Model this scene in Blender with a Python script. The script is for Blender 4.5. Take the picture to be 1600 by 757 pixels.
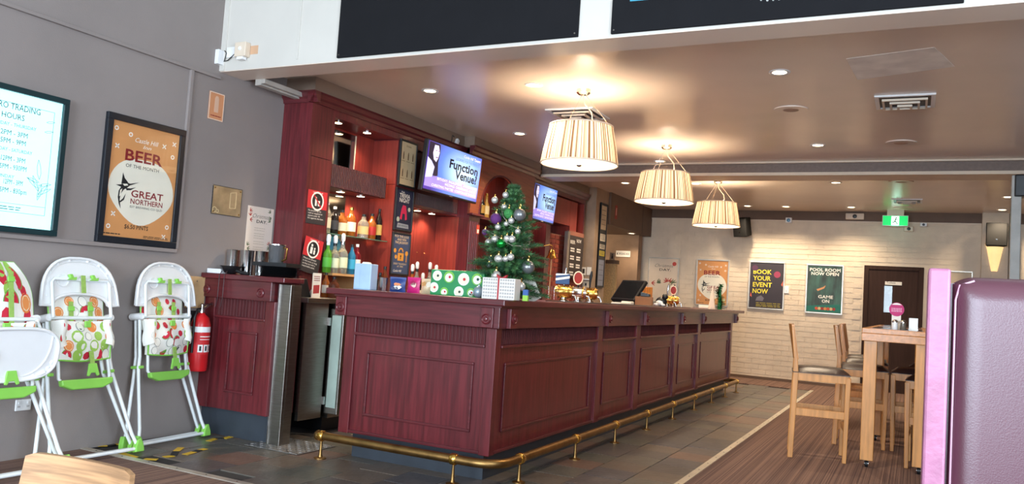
import bpy, bmesh, math, random
from mathutils import Vector, Matrix
PI = math.pi
rnd = random.Random(11)
for o in list(bpy.data.objects): bpy.data.objects.remove(o)
SC = bpy.context.scene
COL = SC.collection
# ------------------------------------------------------------------ camera (fitted to the photograph's vanishing points)
YAW, PITCH, ROLL, FPX, EYE = -0.46499183, 0.06204361, 0.06520557, 1263.405, 1.2
cF = Vector((math.sin(YAW)*math.cos(PITCH), math.cos(YAW)*math.cos(PITCH), math.sin(PITCH)))
r0 = Vector((math.cos(YAW), -math.sin(YAW), 0)); u0 = r0.cross(cF)
cR = r0*math.cos(ROLL)+u0*math.sin(ROLL); cU = u0*math.cos(ROLL)-r0*math.sin(ROLL)
cd = bpy.data.cameras.new('camera'); cam = bpy.data.objects.new('camera', cd); COL.objects.link(cam)
cd.sensor_width = 36; cd.lens = FPX/1600*36; cd.clip_start = .05; cd.clip_end = 100
cam.matrix_world = Matrix(((cR.x, cU.x, -cF.x, 0), (cR.y, cU.y, -cF.y, 0), (cR.z, cU.z, -cF.z, EYE), (0, 0, 0, 1)))
SC.camera = cam
def on(px, py, ax, v):
    """pixel of the 1600x757 photograph -> point where its ray meets the plane ax = v"""
    d = cF+cR*((px-800)/FPX)-cU*((py-378.5)/FPX); c = Vector((0, 0, EYE)); i = 'xyz'.index(ax)
    return c+d*((v-c[i])/d[i])
# ------------------------------------------------------------------ view, world, daylight
SC.view_settings.view_transform = 'Standard'; SC.view_settings.look = 'None'
SC.view_settings.exposure = 0.8; SC.view_settings.gamma = 1; SC.view_settings.use_curve_mapping = False
w = bpy.data.worlds.new('world'); SC.world = w; w.use_nodes = True
w.node_tree.nodes['Background'].inputs[0].default_value = (.62, .78, 1, 1); w.node_tree.nodes['Background'].inputs[1].default_value = .6
def area(name, loc, target, sx, sy, power, col):
    l = bpy.data.lights.new(name, 'AREA'); l.shape = 'RECTANGLE'; l.size = sx; l.size_y = sy; l.energy = power; l.color = col
    o = bpy.data.objects.new(name, l); COL.objects.link(o); o.location = loc
    o.rotation_euler = (Vector(target)-Vector(loc)).to_track_quat('-Z', 'Z').to_euler(); return o
DAY = (.72, .86, 1)
area('daylight_window_a', (-3.2, -4.9, 1.75), (-3.2, 3, 1.5), 2.6, 2.3, 250, DAY)
area('daylight_window_b', (-.2, -4.9, 1.75), (-.2, 3, 1.5), 2.6, 2.3, 260, DAY)
area('daylight_window_c', (2.5, 0.2, 1.75), (-3, .8, 1.3), 3.2, 2.3, 230, DAY)
# ------------------------------------------------------------------ materials
def lin(c): return tuple(((x/255)/12.92 if x/255 <= .04045 else ((x/255+.055)/1.055)**2.4) for x in c)
MATS = {}
def mat(name, col, rough=.5, metal=0, var=.1, vs=6, st=(1, 1, 1), bump=0, bs=80, bst=None, coat=0, emit=0, trans=0, col2=None, objrand=None, spec=.5, ramp=(.35, .65)):
    if name in MATS: return MATS[name]
    m = bpy.data.materials.new(name); m.use_nodes = True; nt = m.node_tree; N = nt.nodes; L = nt.links
    p = N['Principled BSDF']; c = lin(col)
    tc = N.new('ShaderNodeTexCoord'); mp = N.new('ShaderNodeMapping'); mp.inputs['Scale'].default_value = st; L.new(tc.outputs['Object'], mp.inputs['Vector'])
    nz = N.new('ShaderNodeTexNoise'); nz.inputs['Scale'].default_value = vs; nz.inputs['Detail'].default_value = 4; L.new(mp.outputs[0], nz.inputs['Vector'])
    cr = N.new('ShaderNodeValToRGB'); a, b = cr.color_ramp.elements; a.position, b.position = ramp
    if col2: a.color = (*lin(col2), 1); b.color = (*c, 1)
    else: a.color = (*[x*(1-var) for x in c], 1); b.color = (*[min(1, x*(1+var)) for x in c], 1)
    L.new(nz.outputs['Fac'], cr.inputs[0]); out = cr.outputs[0]
    if objrand:
        oi = N.new('ShaderNodeObjectInfo'); c3 = N.new('ShaderNodeValToRGB'); c3.color_ramp.interpolation = 'CONSTANT'
        while len(c3.color_ramp.elements) < len(objrand): c3.color_ramp.elements.new(.5)
        for i, (e, q) in enumerate(zip(c3.color_ramp.elements, objrand)): e.position = i/len(objrand); e.color = (*lin(q), 1)
        L.new(oi.outputs['Random'], c3.inputs[0]); mx = N.new('ShaderNodeMix'); mx.data_type = 'RGBA'; mx.inputs[0].default_value = .6
        L.new(out, mx.inputs[6]); L.new(c3.outputs[0], mx.inputs[7]); out = mx.outputs[2]
    L.new(out, p.inputs['Base Color'])
    p.inputs['Roughness'].default_value = rough; p.inputs['Metallic'].default_value = metal; p.inputs['Specular IOR Level'].default_value = spec
    if coat: p.inputs['Coat Weight'].default_value = coat; p.inputs['Coat Roughness'].default_value = .12
    if trans: p.inputs['Transmission Weight'].default_value = trans
    if emit: L.new(out, p.inputs['Emission Color']); p.inputs['Emission Strength'].default_value = emit
    if bump:
        n2 = N.new('ShaderNodeTexNoise'); n2.inputs['Scale'].default_value = bs; n2.inputs['Detail'].default_value = 3
        m2 = N.new('ShaderNodeMapping'); m2.inputs['Scale'].default_value = bst or (1, 1, 1); L.new(tc.outputs['Object'], m2.inputs['Vector']); L.new(m2.outputs[0], n2.inputs['Vector'])
        bp = N.new('ShaderNodeBump'); bp.inputs['Strength'].default_value = bump; bp.inputs['Distance'].default_value = .01
        L.new(n2.outputs['Fac'], bp.inputs['Height']); L.new(bp.outputs[0], p.inputs['Normal'])
    MATS[name] = m; return m
def flat(col, emit=0, rough=.6): return mat('print_%d_%d_%d_%d' % (*col, int(emit*100)), col, rough, var=.03, emit=emit)
WALLG = mat('grey_wall_paint', (141, 131, 127), .75, var=.05, vs=1.5, bump=.08, bs=120)
WHITEP = mat('white_paint', (206, 201, 192), .6, var=.03, vs=2)
CEIL = mat('ceiling_paint', (236, 218, 202), .26, var=.04, vs=1.2, bump=.03, bs=5)
TAUPE = mat('taupe_paint', (132, 112, 97), .6, var=.05, vs=2)
BROWN = mat('brown_paint', (104, 80, 62), .6, var=.06)
BRICKW = mat('painted_brick', (224, 207, 184), .65, var=.05, vs=5, bump=.35, bs=45)
BEAMB = mat('beam_paint', (112, 94, 84), .55, var=.1, vs=30, bump=.25, bs=160)
CREAM = mat('cream_paint', (222, 205, 184), .5, var=.03)
SLATE = mat('slate', (94, 87, 84), .34, var=.32, vs=7, bump=.35, bs=22, objrand=[(88, 80, 78), (102, 96, 84), (76, 74, 78), (112, 96, 80), (92, 92, 80), (126, 92, 74), (82, 76, 72)])
GROUT = mat('grout', (52, 48, 47), .85)
CARPET = mat('striped_carpet', (134, 104, 90), .95, col2=(84, 60, 54), vs=1, st=(105, .2, 1), bump=.6, bs=260, ramp=(.36, .64))
STRIPM = mat('aluminium_strip', (205, 196, 180), .4, metal=.6)
MAHOG = mat('mahogany', (96, 31, 36), .33, var=.28, vs=5, st=(9, 9, .55), coat=.25, bump=.03, bs=40, bst=(8, 8, .5))
MAHOGH = mat('mahogany_rail', (90, 31, 36), .33, var=.25, vs=5, st=(.7, .7, 9), coat=.25)
MAHOGF = mat('mahogany_flutes', (78, 30, 32), .6, var=.2, vs=5, st=(9, 9, .55), spec=.25)
REDPAN = mat('red_panel', (144, 54, 44), .38, var=.16, vs=5, st=(8, 8, .5), coat=.2)
PLINTH = mat('plinth', (50, 56, 64), .5, var=.12)
BRASS = mat('brass', (150, 116, 70), .4, metal=1, var=.18, vs=14)
GOLD = mat('polished_brass', (226, 180, 92), .2, metal=1, var=.06)
CHROME = mat('chrome', (214, 214, 214), .16, metal=1, var=.04)
STEEL = mat('brushed_steel', (150, 145, 138), .36, metal=1, var=.1, vs=10, st=(1, 1, 14))
BLACK = mat('black_plastic', (24, 24, 26), .4, var=.1)
BLACKM = mat('matt_black_board', (24, 24, 27), .85, var=.06, spec=.2)
DARKW = mat('dark_frame', (30, 30, 32), .4)
WHITEPL = mat('white_plastic', (236, 236, 236), .32, var=.02)
WHITET = mat('white_tube', (232, 236, 236), .3, var=.02)
GREENP = mat('green_plastic', (138, 205, 86), .4, var=.04)
STRAP = mat('green_strap', (148, 182, 88), .8, var=.08, vs=60)
OAK = mat('light_wood', (196, 136, 72), .42, var=.16, vs=5, st=(7, 7, .7), coat=.15)
OAKH = mat('light_wood_top', (190, 126, 64), .38, var=.16, vs=5, st=(7, .7, 7), coat=.2)
PALEW = mat('pale_ply', (164, 124, 86), .5, var=.3, vs=4, st=(1.0, 10, 26))
LEATHB = mat('dark_brown_leather', (52, 36, 34), .33, var=.1, bump=.15, bs=120)
LEATH = mat('burgundy_leather', (80, 42, 54), .34, var=.05, vs=3, bump=.05, bs=300, spec=.7)
PINKV = mat('pink_vinyl', (156, 98, 126), .42, var=.14, vs=14, bump=.12, bs=60)
GLASS = mat('clear_glass', (235, 242, 240), .05, trans=.92, var=0)
GLASSG = mat('green_edge_glass', (150, 205, 180), .08, trans=.7, var=0)
MIRROR = mat('mirror', (190, 186, 178), .06, metal=1, var=.02)
TANW = mat('tan_shelf', (205, 160, 110), .5)
REDP = mat('red_enamel', (200, 28, 34), .3)
PAPER = flat((236, 230, 218))
LAMPW = mat('lamp_diffuser', (255, 226, 180), .5, var=0, emit=1.6)
LEDW = mat('downlight_lens', (255, 226, 178), .5, var=0, emit=9)
def pane(name, fac, rough=.03):
    m = bpy.data.materials.new(name); m.use_nodes = True; N, L = m.node_tree.nodes, m.node_tree.links; N.clear()
    o_ = N.new('ShaderNodeOutputMaterial'); t = N.new('ShaderNodeBsdfTransparent'); g = N.new('ShaderNodeBsdfGlossy'); g.inputs['Roughness'].default_value = rough; x = N.new('ShaderNodeMixShader'); fr = N.new('ShaderNodeFresnel'); fr.inputs[0].default_value = fac
    ge = N.new('ShaderNodeNewGeometry'); iv = N.new('ShaderNodeMath'); iv.operation = 'SUBTRACT'; iv.inputs[0].default_value = 1; L.new(ge.outputs['Backfacing'], iv.inputs[1]); mm = N.new('ShaderNodeMath'); mm.operation = 'MULTIPLY'; L.new(iv.outputs[0], mm.inputs[0]); L.new(fr.outputs[0], mm.inputs[1]); L.new(mm.outputs[0], x.inputs[0]); L.new(t.outputs[0], x.inputs[1]); L.new(g.outputs[0], x.inputs[2]); L.new(x.outputs[0], o_.inputs[0]); return m
PANE = pane('picture_glass', 1.5); GLASS = pane('drinking_glass', 1.7)
# ------------------------------------------------------------------ mesh helpers
class MB:
    def __init__(s): s.v = []; s.f = []
    def box(s, x0, x1, y0, y1, z0, z1):
        n = len(s.v); s.v += [(x, y, z) for z in (z0, z1) for y in (y0, y1) for x in (x0, x1)]
        s.f += [tuple(n+i for i in q) for q in ((0, 2, 3, 1), (4, 5, 7, 6), (0, 1, 5, 4), (2, 6, 7, 3), (0, 4, 6, 2), (1, 3, 7, 5))]; return s
    def prism(s, pts, ax, a, b):
        """2-D outline pts extruded along axis ax from a to b; the outline runs in the other two axes (x,y,z order)"""
        n = len(s.v); k = len(pts); i = 'xyz'.index(ax); o = [j for j in range(3) if j != i]
        for d in (a, b):
            for p in pts:
                q = [0, 0, 0]; q[i] = d; q[o[0]] = p[0]; q[o[1]] = p[1]; s.v.append(tuple(q))
        s.f.append(tuple(range(n, n+k))[::-1]); s.f.append(tuple(range(n+k, n+2*k)))
        s.f += [(n+j, n+(j+1) % k, n+k+(j+1) % k, n+k+j) for j in range(k)]; return s
    def tube(s, pts, r, n=8, closed=False):
        P = [Vector(p) for p in pts]; m = len(P); base = len(s.v); up = None
        for i, p in enumerate(P):
            t = ((P[(i+1) % m]-P[i-1]) if closed else (P[min(i+1, m-1)]-P[max(i-1, 0)])).normalized()
            if up is None: up = t.orthogonal().normalized()
            up = (up-t*up.dot(t)); up = up.normalized() if up.length > 1e-5 else t.orthogonal().normalized()
            sd = t.cross(up); rr = r[i] if isinstance(r, (list, tuple)) else r
            s.v += [tuple(p+up*(rr*math.cos(2*PI*j/n))+sd*(rr*math.sin(2*PI*j/n))) for j in range(n)]
        for i in range(m if closed else m-1):
            a = base+i*n; b = base+((i+1) % m)*n
            s.f += [(a+j, a+(j+1) % n, b+(j+1) % n, b+j) for j in range(n)]
        if not closed: s.f.append(tuple(range(base, base+n))[::-1]); s.f.append(tuple(base+(m-1)*n+j for j in range(n)))
        return s
    def lathe(s, prof, c=(0, 0, 0), n=16, ax='z', ripple=0, sq=None):
        base = len(s.v); c = Vector(c)
        for r, h in prof:
            for j in range(n):
                a = 2*PI*j/n; q = r*(1+(ripple if j % 2 else -ripple)); x, y = q*math.cos(a), q*math.sin(a)
                if sq: x *= sq[0]; y *= sq[1]
                v = {'z': Vector((x, y, h)), 'x': Vector((h, x, y)), 'y': Vector((x, h, y))}[ax]; s.v.append(tuple(c+v))
        for i in range(len(prof)-1):
            a = base+i*n; b = a+n; s.f += [(a+j, a+(j+1) % n, b+(j+1) % n, b+j) for j in range(n)]
        if prof[0][0] > 1e-4: s.f.append(tuple(range(base, base+n))[::-1])
        if prof[-1][0] > 1e-4: s.f.append(tuple(base+(len(prof)-1)*n+j for j in range(n)))
        return s
    def ball(s, c, r, n=12, sc=(1, 1, 1)):
        k = max(5, n//2); base = len(s.v)
        for i in range(k+1):
            t = PI*i/k; q = max(math.sin(t), 1e-3)
            s.v += [(c[0]+r*sc[0]*q*math.cos(2*PI*j/n), c[1]+r*sc[1]*q*math.sin(2*PI*j/n), c[2]-r*sc[2]*math.cos(t)) for j in range(n)]
        for i in range(k):
            a = base+i*n; b = a+n; s.f += [(a+j, a+(j+1) % n, b+(j+1) % n, b+j) for j in range(n)]
        return s
    def add(s, other, M):
        n = len(s.v); s.v += [tuple(M@Vector(v)) for v in other.v]; s.f += [tuple(n+i for i in f) for f in other.f]; return s
    def mesh(s, name, m, smooth=None, off=None):
        me = bpy.data.meshes.new(name); v = s.v
        if off is not None: v = [(a-off[0], b-off[1], c-off[2]) for a, b, c in v]
        me.from_pydata(v, [], s.f); bm = bmesh.new(); bm.from_mesh(me); bmesh.ops.recalc_face_normals(bm, faces=bm.faces); bm.to_mesh(me); bm.free(); me.update()
        if m: me.materials.append(m)
        if smooth is not None:
            for p in me.polygons: p.use_smooth = True
            me.set_sharp_from_angle(angle=math.radians(smooth))
        return me
def link(name, me, parent=None):
    o = bpy.data.objects.new(name, me); COL.objects.link(o)
    if parent is not None: o.parent = parent
    return o
def tag(o, label=None, cat=None, group=None, kind=None):
    if label: o['label'] = label
    if cat: o['category'] = cat
    if group: o['group'] = group
    if kind: o['kind'] = kind
    return o
def root_of(o):
    while o.parent: o = o.parent
    return o
def part(name, mb, m, parent, smooth=None, bevel=0, world=False, label=None, kind=None):
    off = tuple(root_of(parent).location) if (world and parent is not None) else None
    o = link(name, mb.mesh(name, m, smooth, off), parent)
    if bevel: b = o.modifiers.new('bevel', 'BEVEL'); b.width = bevel; b.segments = 2; b.limit_method = 'ANGLE'
    if label: o['label'] = label
    if kind: o['kind'] = kind
    return o
def thing(name, label, cat, loc=(0, 0, 0), rz=0, group=None, kind=None):
    o = bpy.data.objects.new(name, None); COL.objects.link(o); o.location = loc; o.rotation_euler = (0, 0, rz); o.empty_display_size = .05
    return tag(o, label, cat, group, kind)
def solo(name, mb, m, label, cat, loc=(0, 0, 0), rz=0, group=None, smooth=None, bevel=0, kind=None):
    o = link(name, mb.mesh(name, m, smooth)); o.location = loc; o.rotation_euler = (0, 0, rz); tag(o, label, cat, group, kind)
    if bevel: b = o.modifiers.new('bevel', 'BEVEL'); b.width = bevel; b.segments = 2; b.limit_method = 'ANGLE'
    return o
def struct(name, mb, m, label=None, parent=None, bevel=0):
    o = link(name, mb.mesh(name, m), parent)
    if not parent: tag(o, label, None, kind='structure')
    if bevel: b = o.modifiers.new('bevel', 'BEVEL'); b.width = bevel; b.segments = 2; b.limit_method = 'ANGLE'
    return o
def dup(o, loc=None, rz=None, label=None, parent=None, sc=None):
    c = o.copy(); COL.objects.link(c)
    if parent is not None: c.parent = parent
    if loc is not None: c.location = loc
    if rz is not None: c.rotation_euler = (0, 0, rz)
    if sc: c.scale = sc
    if label: c['label'] = label
    for ch in list(o.children): dup(ch, parent=c)
    return c
# prints: everything lies in the local x-z plane, facing -y
def sheet(parent, name, x0, x1, z0, z1, y, m, t=.003): return part(name, MB().box(x0, x1, y, y+t, z0, z1), m, parent)
def pr(parent, name, polys, y, m, t=.0008):
    b = MB()
    for p in polys:
        a = sum(p[i][0]*p[(i+1) % len(p)][1]-p[(i+1) % len(p)][0]*p[i][1] for i in range(len(p)))
        b.prism(p if a < 0 else p[::-1], 'y', y-t, y)
    return part(name, b, m, parent)
def circ(cx, cz, r, n=16, rz=None): return [(cx+r*math.cos(2*PI*i/n), cz+(rz or r)*math.sin(2*PI*i/n)) for i in range(n)]
def ring(cx, cz, r, w, n=14):
    return [[(cx+q*math.cos(2*PI*k/n), cz+q*math.sin(2*PI*k/n)) for q, k in ((r, i), (r, i+1), (r-w, i+1), (r-w, i))] for i in range(n)]
def stroke(pts, w):
    out = []
    for (a, b), (c, d) in zip(pts, pts[1:]):
        l = math.hypot(c-a, d-b) or 1; nx, nz = -(d-b)/l*w/2, (c-a)/l*w/2
        out.append([(a+nx, b+nz), (c+nx, d+nz), (c-nx, d-nz), (a-nx, b-nz)])
    return out
def leaf(x, z, l, a, w=.3):
    c, s = math.cos(a), math.sin(a)
    return [(x+c*u*l-s*v*l*w, z+s*u*l+c*v*l*w) for u, v in ((0, 0), (.3, .35), (.65, .33), (1, 0), (.65, -.33), (.3, -.35))]
def tx(parent, s, x0, x1, z, h, y, m, bold=0, shear=0, name='lettering', t=.0006):
    """lettering fitted to the width x0..x1 on baseline z with capital height h"""
    cu = bpy.data.curves.new('t', 'FONT'); cu.body = s; cu.resolution_u = 2; cu.offset = bold; cu.shear = shear
    ob = bpy.data.objects.new('t', cu); me = bpy.data.meshes.new_from_object(ob); bpy.data.objects.remove(ob); bpy.data.curves.remove(cu)
    xs = [v.co.x for v in me.vertices]
    if not xs: return None
    a, b = min(xs), max(xs); k = (x1-x0)/(b-a) if b > a else 1
    for v in me.vertices: v.co = Vector((x0+(v.co.x-a)*k, y-t, z+v.co.y*h/.69))
    me.name = name; me.materials.clear(); me.materials.append(m); return link(name, me, parent)
def lines(parent, x0, x1, zs, h, y, m, name='small_print', seed=1):
    """rows of print too small to read: short word-length dashes"""
    g = random.Random(seed); ps = []
    for z in zs:
        x = x0
        while x < x1:
            l = min(x1-x, g.uniform(.6, 1.6)*(x1-x0)/6); ps.append([(x, z), (x+l, z), (x+l, z+h), (x, z+h)]); x += l+(x1-x0)/28
    return pr(parent, name, ps, y, m)
def frame(parent, w, h, bw, d, m, name='frame'):
    b = MB(); b.box(-w/2, w/2, -d, 0, 0, bw).box(-w/2, w/2, -d, 0, h-bw, h).box(-w/2, -w/2+bw, -d, 0, bw, h-bw).box(w/2-bw, w/2, -d, 0, bw, h-bw)
    return part(name, b, m, parent, bevel=.003)
def light(name, kind, loc, power, col, parent=None, radius=.05, angle=None, blend=.6, rot=None):
    l = bpy.data.lights.new(name, kind); l.energy = power; l.color = col; l.shadow_soft_size = radius
    if angle: l.spot_size = angle; l.spot_blend = blend
    o = bpy.data.objects.new(name, l); COL.objects.link(o); o.location = loc
    if rot: o.rotation_euler = rot
    if parent is not None: o.parent = parent
    return o
WARM = (1, .80, .56)
# ================================================================== the room
XW, YF, ZC, ZB, YB = -4.81, 14.3, 2.88, 2.74, 4.42      # left wall, far wall, bar ceiling, bulkhead underside, bulkhead face
XR, YN, ZH = 2.6, -5.0, 4.0
fl = struct('floor', MB().box(-7, XR, YN, YF+.2, -.1, -.008), GROUT, 'dark grouted floor slab under the slate tiles and carpet')
# slate tiles in front of the bar and around its end, each a piece of its own
tv = []
for k in range(6):
    g = random.Random(k); j = lambda: g.uniform(-.0025, .0025); h = g.uniform(-.0012, .0012)
    b = MB().prism([(-.1475+j(), -.1475+j()), (.1475+j(), -.1475+j()), (.1475+j(), .1475+j()), (-.1475+j(), .1475+j())], 'z', -.009, h)
    tv.append(b.mesh('slate_tile', SLATE))
def tile(x, y):
    o = link('slate_tile', tv[rnd.randrange(6)], fl); o.location = (x, y, 0); o.rotation_euler = (0, 0, rnd.choice((0, PI/2, PI, -PI/2)))
for i in range(4):
    for j in range(32):
        off = .15 if i % 2 else 0
        if 3.75+.3*j+off < 13.15: tile(-1.535-.3*i, 3.75+.3*j+off)
for i in range(4, 11):
    for j in range(4):
        off = .15 if i % 2 else 0
        tile(-1.535-.3*i, 3.75+.3*j+off)
for i in range(7, 9):
    for j in range(4, 9): tile(-1.535-.3*i, 3.75+.3*j)
c1 = struct('carpet', MB().box(-1.36, XR, YN, YF, -.008, .004).box(XW, -1.36, YN, 3.57, -.008, .004).box(-4.4, -1.36, 13.2, YF, -.008, .004), CARPET, 'brown striped carpet under the bar tables and beside the slate floor')
for nm, bx, ln in (('trim_1', (-1.385, -1.335, 3.55, 13.2), 34), ('trim_2', (XW, -1.385, 3.55, 3.6), 14)):
    t = struct(nm, MB().box(bx[0], bx[1], bx[2], bx[3], .002, .009), STRIPM, 'pale metal strip covering the edge between carpet and slate' if nm == 'trim_1' else 'pale metal edge strip on the floor beside the high chairs')
    b = MB()
    for k in range(ln):
        f = (k+.5)/ln; x, y = ((bx[0]+bx[1])/2, bx[2]+(bx[3]-bx[2])*f) if nm == 'trim_1' else (bx[0]+(bx[1]-bx[0])*f, (bx[2]+bx[3])/2)
        b.lathe([(.006, .009), (.004, .0105)], (x, y, 0), 6)
    part('screw_heads', b, BLACK, t)
wl = struct('wall_left', MB().box(XW-.2, XW, YN, 12.05, 0, ZH), WALLG, 'warm grey painted wall behind the high chairs')
part('moulding', MB().box(XW, XW+.022, YN, YB, 2.675, 2.70), WALLG, wl, bevel=.004)
part('moulding', MB().box(XW, XW+.03, YN, 4.15, 1.325, 1.352), WALLG, wl, bevel=.004)
part('moulding', MB().box(XW, XW+.024, 4.135, 4.165, 1.352, 2.675), WALLG, wl, bevel=.004)
# far wall of painted brick: each brick stands proud of its joints
wf = struct('wall_far', MB().box(-7.2, XR, YF, YF+.2, 0, ZC), BRICKW, 'cream painted brick wall at the end of the bar room')
b = MB(); row = 0; z = .0
while z < 2.70:
    x = -4.5-(.12 if row % 2 else 0)
    while x < XR:
        a0, a1 = max(x+.004, -4.4), min(x+.236, XR)
        if a1-a0 > .03 and not (a1 > -.75 and a0 < .115 and z < 2.0): b.box(a0, a1, YF-.006-rnd.random()*.003, YF, z+.004, min(z+.082, 2.71))
        x += .24
    z += .086; row += 1
part('brick_courses', b, BRICKW, wf, bevel=0, kind='stuff')
part('picture_rail', MB().box(-4.38, .9, YF-.03, YF, 2.705, 2.725), CREAM, wf)
part('frieze_board', MB().box(-4.38, XR, YF-.025, YF, 2.725, ZC), BROWN, wf)
part('skirting', MB().box(-4.38, -.75, YF-.02, YF, 0, .05), BROWN, wf)
struct('wall_right', MB().box(XR, XR+.2, YN, -1.5, 0, ZH).box(XR, XR+.2, 2, YF, 0, ZH).box(XR, XR+.2, -1.5, 2, 0, .5).box(XR, XR+.2, -1.5, 2, 2.95, ZH), TAUPE, 'taupe painted wall beside the booth')
wb = MB().box(-5, XR, YN-.2, YN, 0, .5).box(-5, XR, YN-.2, YN, 3, ZH)
for a0, a1 in ((-5, -4.6), (-1.85, -1.55), (1.2, XR)): wb.box(a0, a1, YN-.2, YN, .5, 3)
struct('wall_back', wb, WALLG, 'grey wall with the street windows')
for n, a0, a1 in ((1, -4.6, -1.85), (2, -1.55, 1.2)):
    wn = MB()
    for q in (a0, (a0+a1)/2-.03, a1-.06): wn.box(q, q+.06, YN-.14, YN-.08, .5, 3)
    wn.box(a0, a1, YN-.14, YN-.08, .5, .56).box(a0, a1, YN-.14, YN-.08, 2.94, 3); struct('window_%d' % n, wn, WHITEP, 'white framed street window')
struct('ceiling', MB().box(-7, XR+.2, YB+.25, YF+.2, ZC, ZC+.12), CEIL, 'low beige ceiling over the bar')
struct('ceiling_high', MB().box(-5.01, XR+.2, YN-.2, YB, ZH, ZH+.1), WHITEP, 'high white ceiling over the dining area')
bk = struct('bulkhead', MB().box(XW, XR, YB, YB+.25, ZB, ZH), WHITEP, 'deep white bulkhead across the front of the bar')
px468 = on(468, 50, 'y', YB).x
part('cover_strip', MB().box(px468-.008, px468+.008, YB-.006, YB, 2.78, ZH), WHITEP, bk)
part('edge_strip', MB().box(XW, XW+.05, YB-.008, YB, ZB, ZH), WHITEP, bk)
part('soffit_face', MB().box(XW, XR, YB+.002, YB+.25, ZB-.004, ZB), CEIL, bk)
# ceiling cross beam with bead, frieze and pale lower band
cb = struct('beam', MB().box(-4.4, XR, 9.5, 9.85, 2.755, ZC), BEAMB, 'brown plaster cross beam under the bar ceiling')
part('bead', MB().box(-4.37, XR, 9.46, 9.5, 2.86, ZC), CREAM, cb, bevel=.006)
part('lower_band', MB().prism([(9.47, 2.72), (9.88, 2.72), (9.88, 2.757), (9.485, 2.757)], 'x', -4.4, XR), CREAM, cb)
# plaster bulkhead above the back bar
struct('trim_3', MB().box(XW, -4.5, 5.15, 7.64, 2.74, ZC).box(XW, -4.37, 7.64, 9.4, 2.76, ZC).box(XW, -4.5, 9.4, 11.5, 2.74, ZC), TAUPE, 'taupe bulkhead strip between back bar cornice and ceiling')
# column and low bulkhead by the passage at the far left
co = struct('column', MB().box(XW, -4.38, 11.5, 12.05, 0, ZC), mat('warm_taupe', (158, 134, 112), .6), 'taupe column beside the back bar')
lb = struct('passage_bulkhead', MB().box(-7, -4.34, 12.05, YF, 2.37, ZC), BROWN, 'low brown bulkhead over the passage')
part('joint', MB().box(-4.343, -4.337, 13.72, 13.73, 2.37, ZC), BLACK, lb)
struct('wall_passage', MB().box(-7, -4.46, 13.95, 14.15, 0, 2.37).box(-7, -6.8, 12.05, 14.15, 0, 2.37).box(-7, XW, 11.85, 12.05, 0, 2.37), mat('tan_paint', (150, 122, 98), .65), 'tan wall at the back of the passage')
pt = thing('partition', 'beige textured half-height partition with wooden cap in the passage', 'partition', (-4.95, 12.9, 0))
xa, xb = on(944, 440, 'y', 12.9).x, on(962, 440, 'y', 12.9).x
zt = on(955, 407, 'y', 12.9).z
part('panel', MB().box(xa-.5, xb, 12.85, 12.95, 0, zt-.06), mat('beige_laminate', (196, 166, 120), .6, var=.15, vs=40), pt, world=True)
part('cap', MB().box(xa-.52, xb+.02, 12.83, 12.97, zt-.06, zt), BROWN, pt, world=True)
part('kick_rail', MB().box(xa-.5, xb+.01, 12.84, 12.96, 0, .18), MAHOGH, pt, world=True)
# pilaster, pole and door
ps = struct('pilaster', MB().box(.885, 1.235, YF-.12, YF, 0, ZC), BRICKW, 'painted brick pilaster carrying the wall lamp')
b = MB()
for r in range(31):
    for q in ((.887, 1.1), (1.108, 1.233)) if r % 2 else ((.887, 1.01), (1.018, 1.233)): b.box(q[0], q[1], YF-.13, YF-.12, r*.086+.004, r*.086+.08)
part('brick_courses', b, BRICKW, ps, kind='stuff')
struct('trim_4', MB().box(1.24, 1.31, YF-.2, YF, 0, 2.72), DARKW, 'dark upright frame at the edge of the brick pilaster')
pl = on(1586.5, 350, 'y', 9.6)
po = thing('steel_post', 'pale grey steel post under the cross beam', 'post', (pl.x, 9.6, 0), kind='structure')
part('shaft', MB().box(-.045, .045, -.045, .045, .02, 2.72), mat('grey_steel_paint', (178, 176, 168), .4), po, bevel=.006)
part('foot_plate', MB().box(-.09, .09, -.09, .09, 0, .02), STEEL, po)
part('bracket', MB().box(-.02, .2, -.09, .09, 2.5, 2.72), BLACK, po, bevel=.01)
dr = struct('door_1', MB().box(-.68, .045, YF-.02, YF+.02, 0, 1.95), mat('dark_door', (58, 40, 34), .75, var=.15, vs=4, st=(8, 8, .6), spec=.2), 'dark brown toilet door in the brick wall')
part('door_frame', MB().box(-.75, -.68, YF-.035, YF, 0, 2.01).box(.045, .115, YF-.035, YF, 0, 2.01).box(-.68, .045, YF-.035, YF, 1.95, 2.01), mat('dark_door', (62, 42, 36)), dr, bevel=.004)
p0, p1 = on(1382, 447, 'y', YF-.02), on(1393, 489, 'y', YF-.02)
part('glass_slit', MB().box(p0.x, p1.x, YF-.026, YF-.02, p1.z, p0.z), mat('door_glass', (120, 140, 130), .1, var=.5, vs=3, col2=(36, 40, 38)), dr)
p0, p1 = on(1383, 440, 'y', YF-.02), on(1409, 446.5, 'y', YF-.02)
sg = part('door_sign', MB().box(p0.x, p1.x, YF-.028, YF-.02, p1.z, p0.z), PAPER, dr)
tx(sg, 'Toilets', p0.x+.02, p0.x+.15, p1.z+.02, .035, YF-.028, flat((30, 30, 30)))
part('handle', MB().tube([(-.6, YF-.02, 1.0), (-.6, YF-.07, 1.0), (-.5, YF-.07, 1.0)], .011), CHROME, dr, 40)
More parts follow.
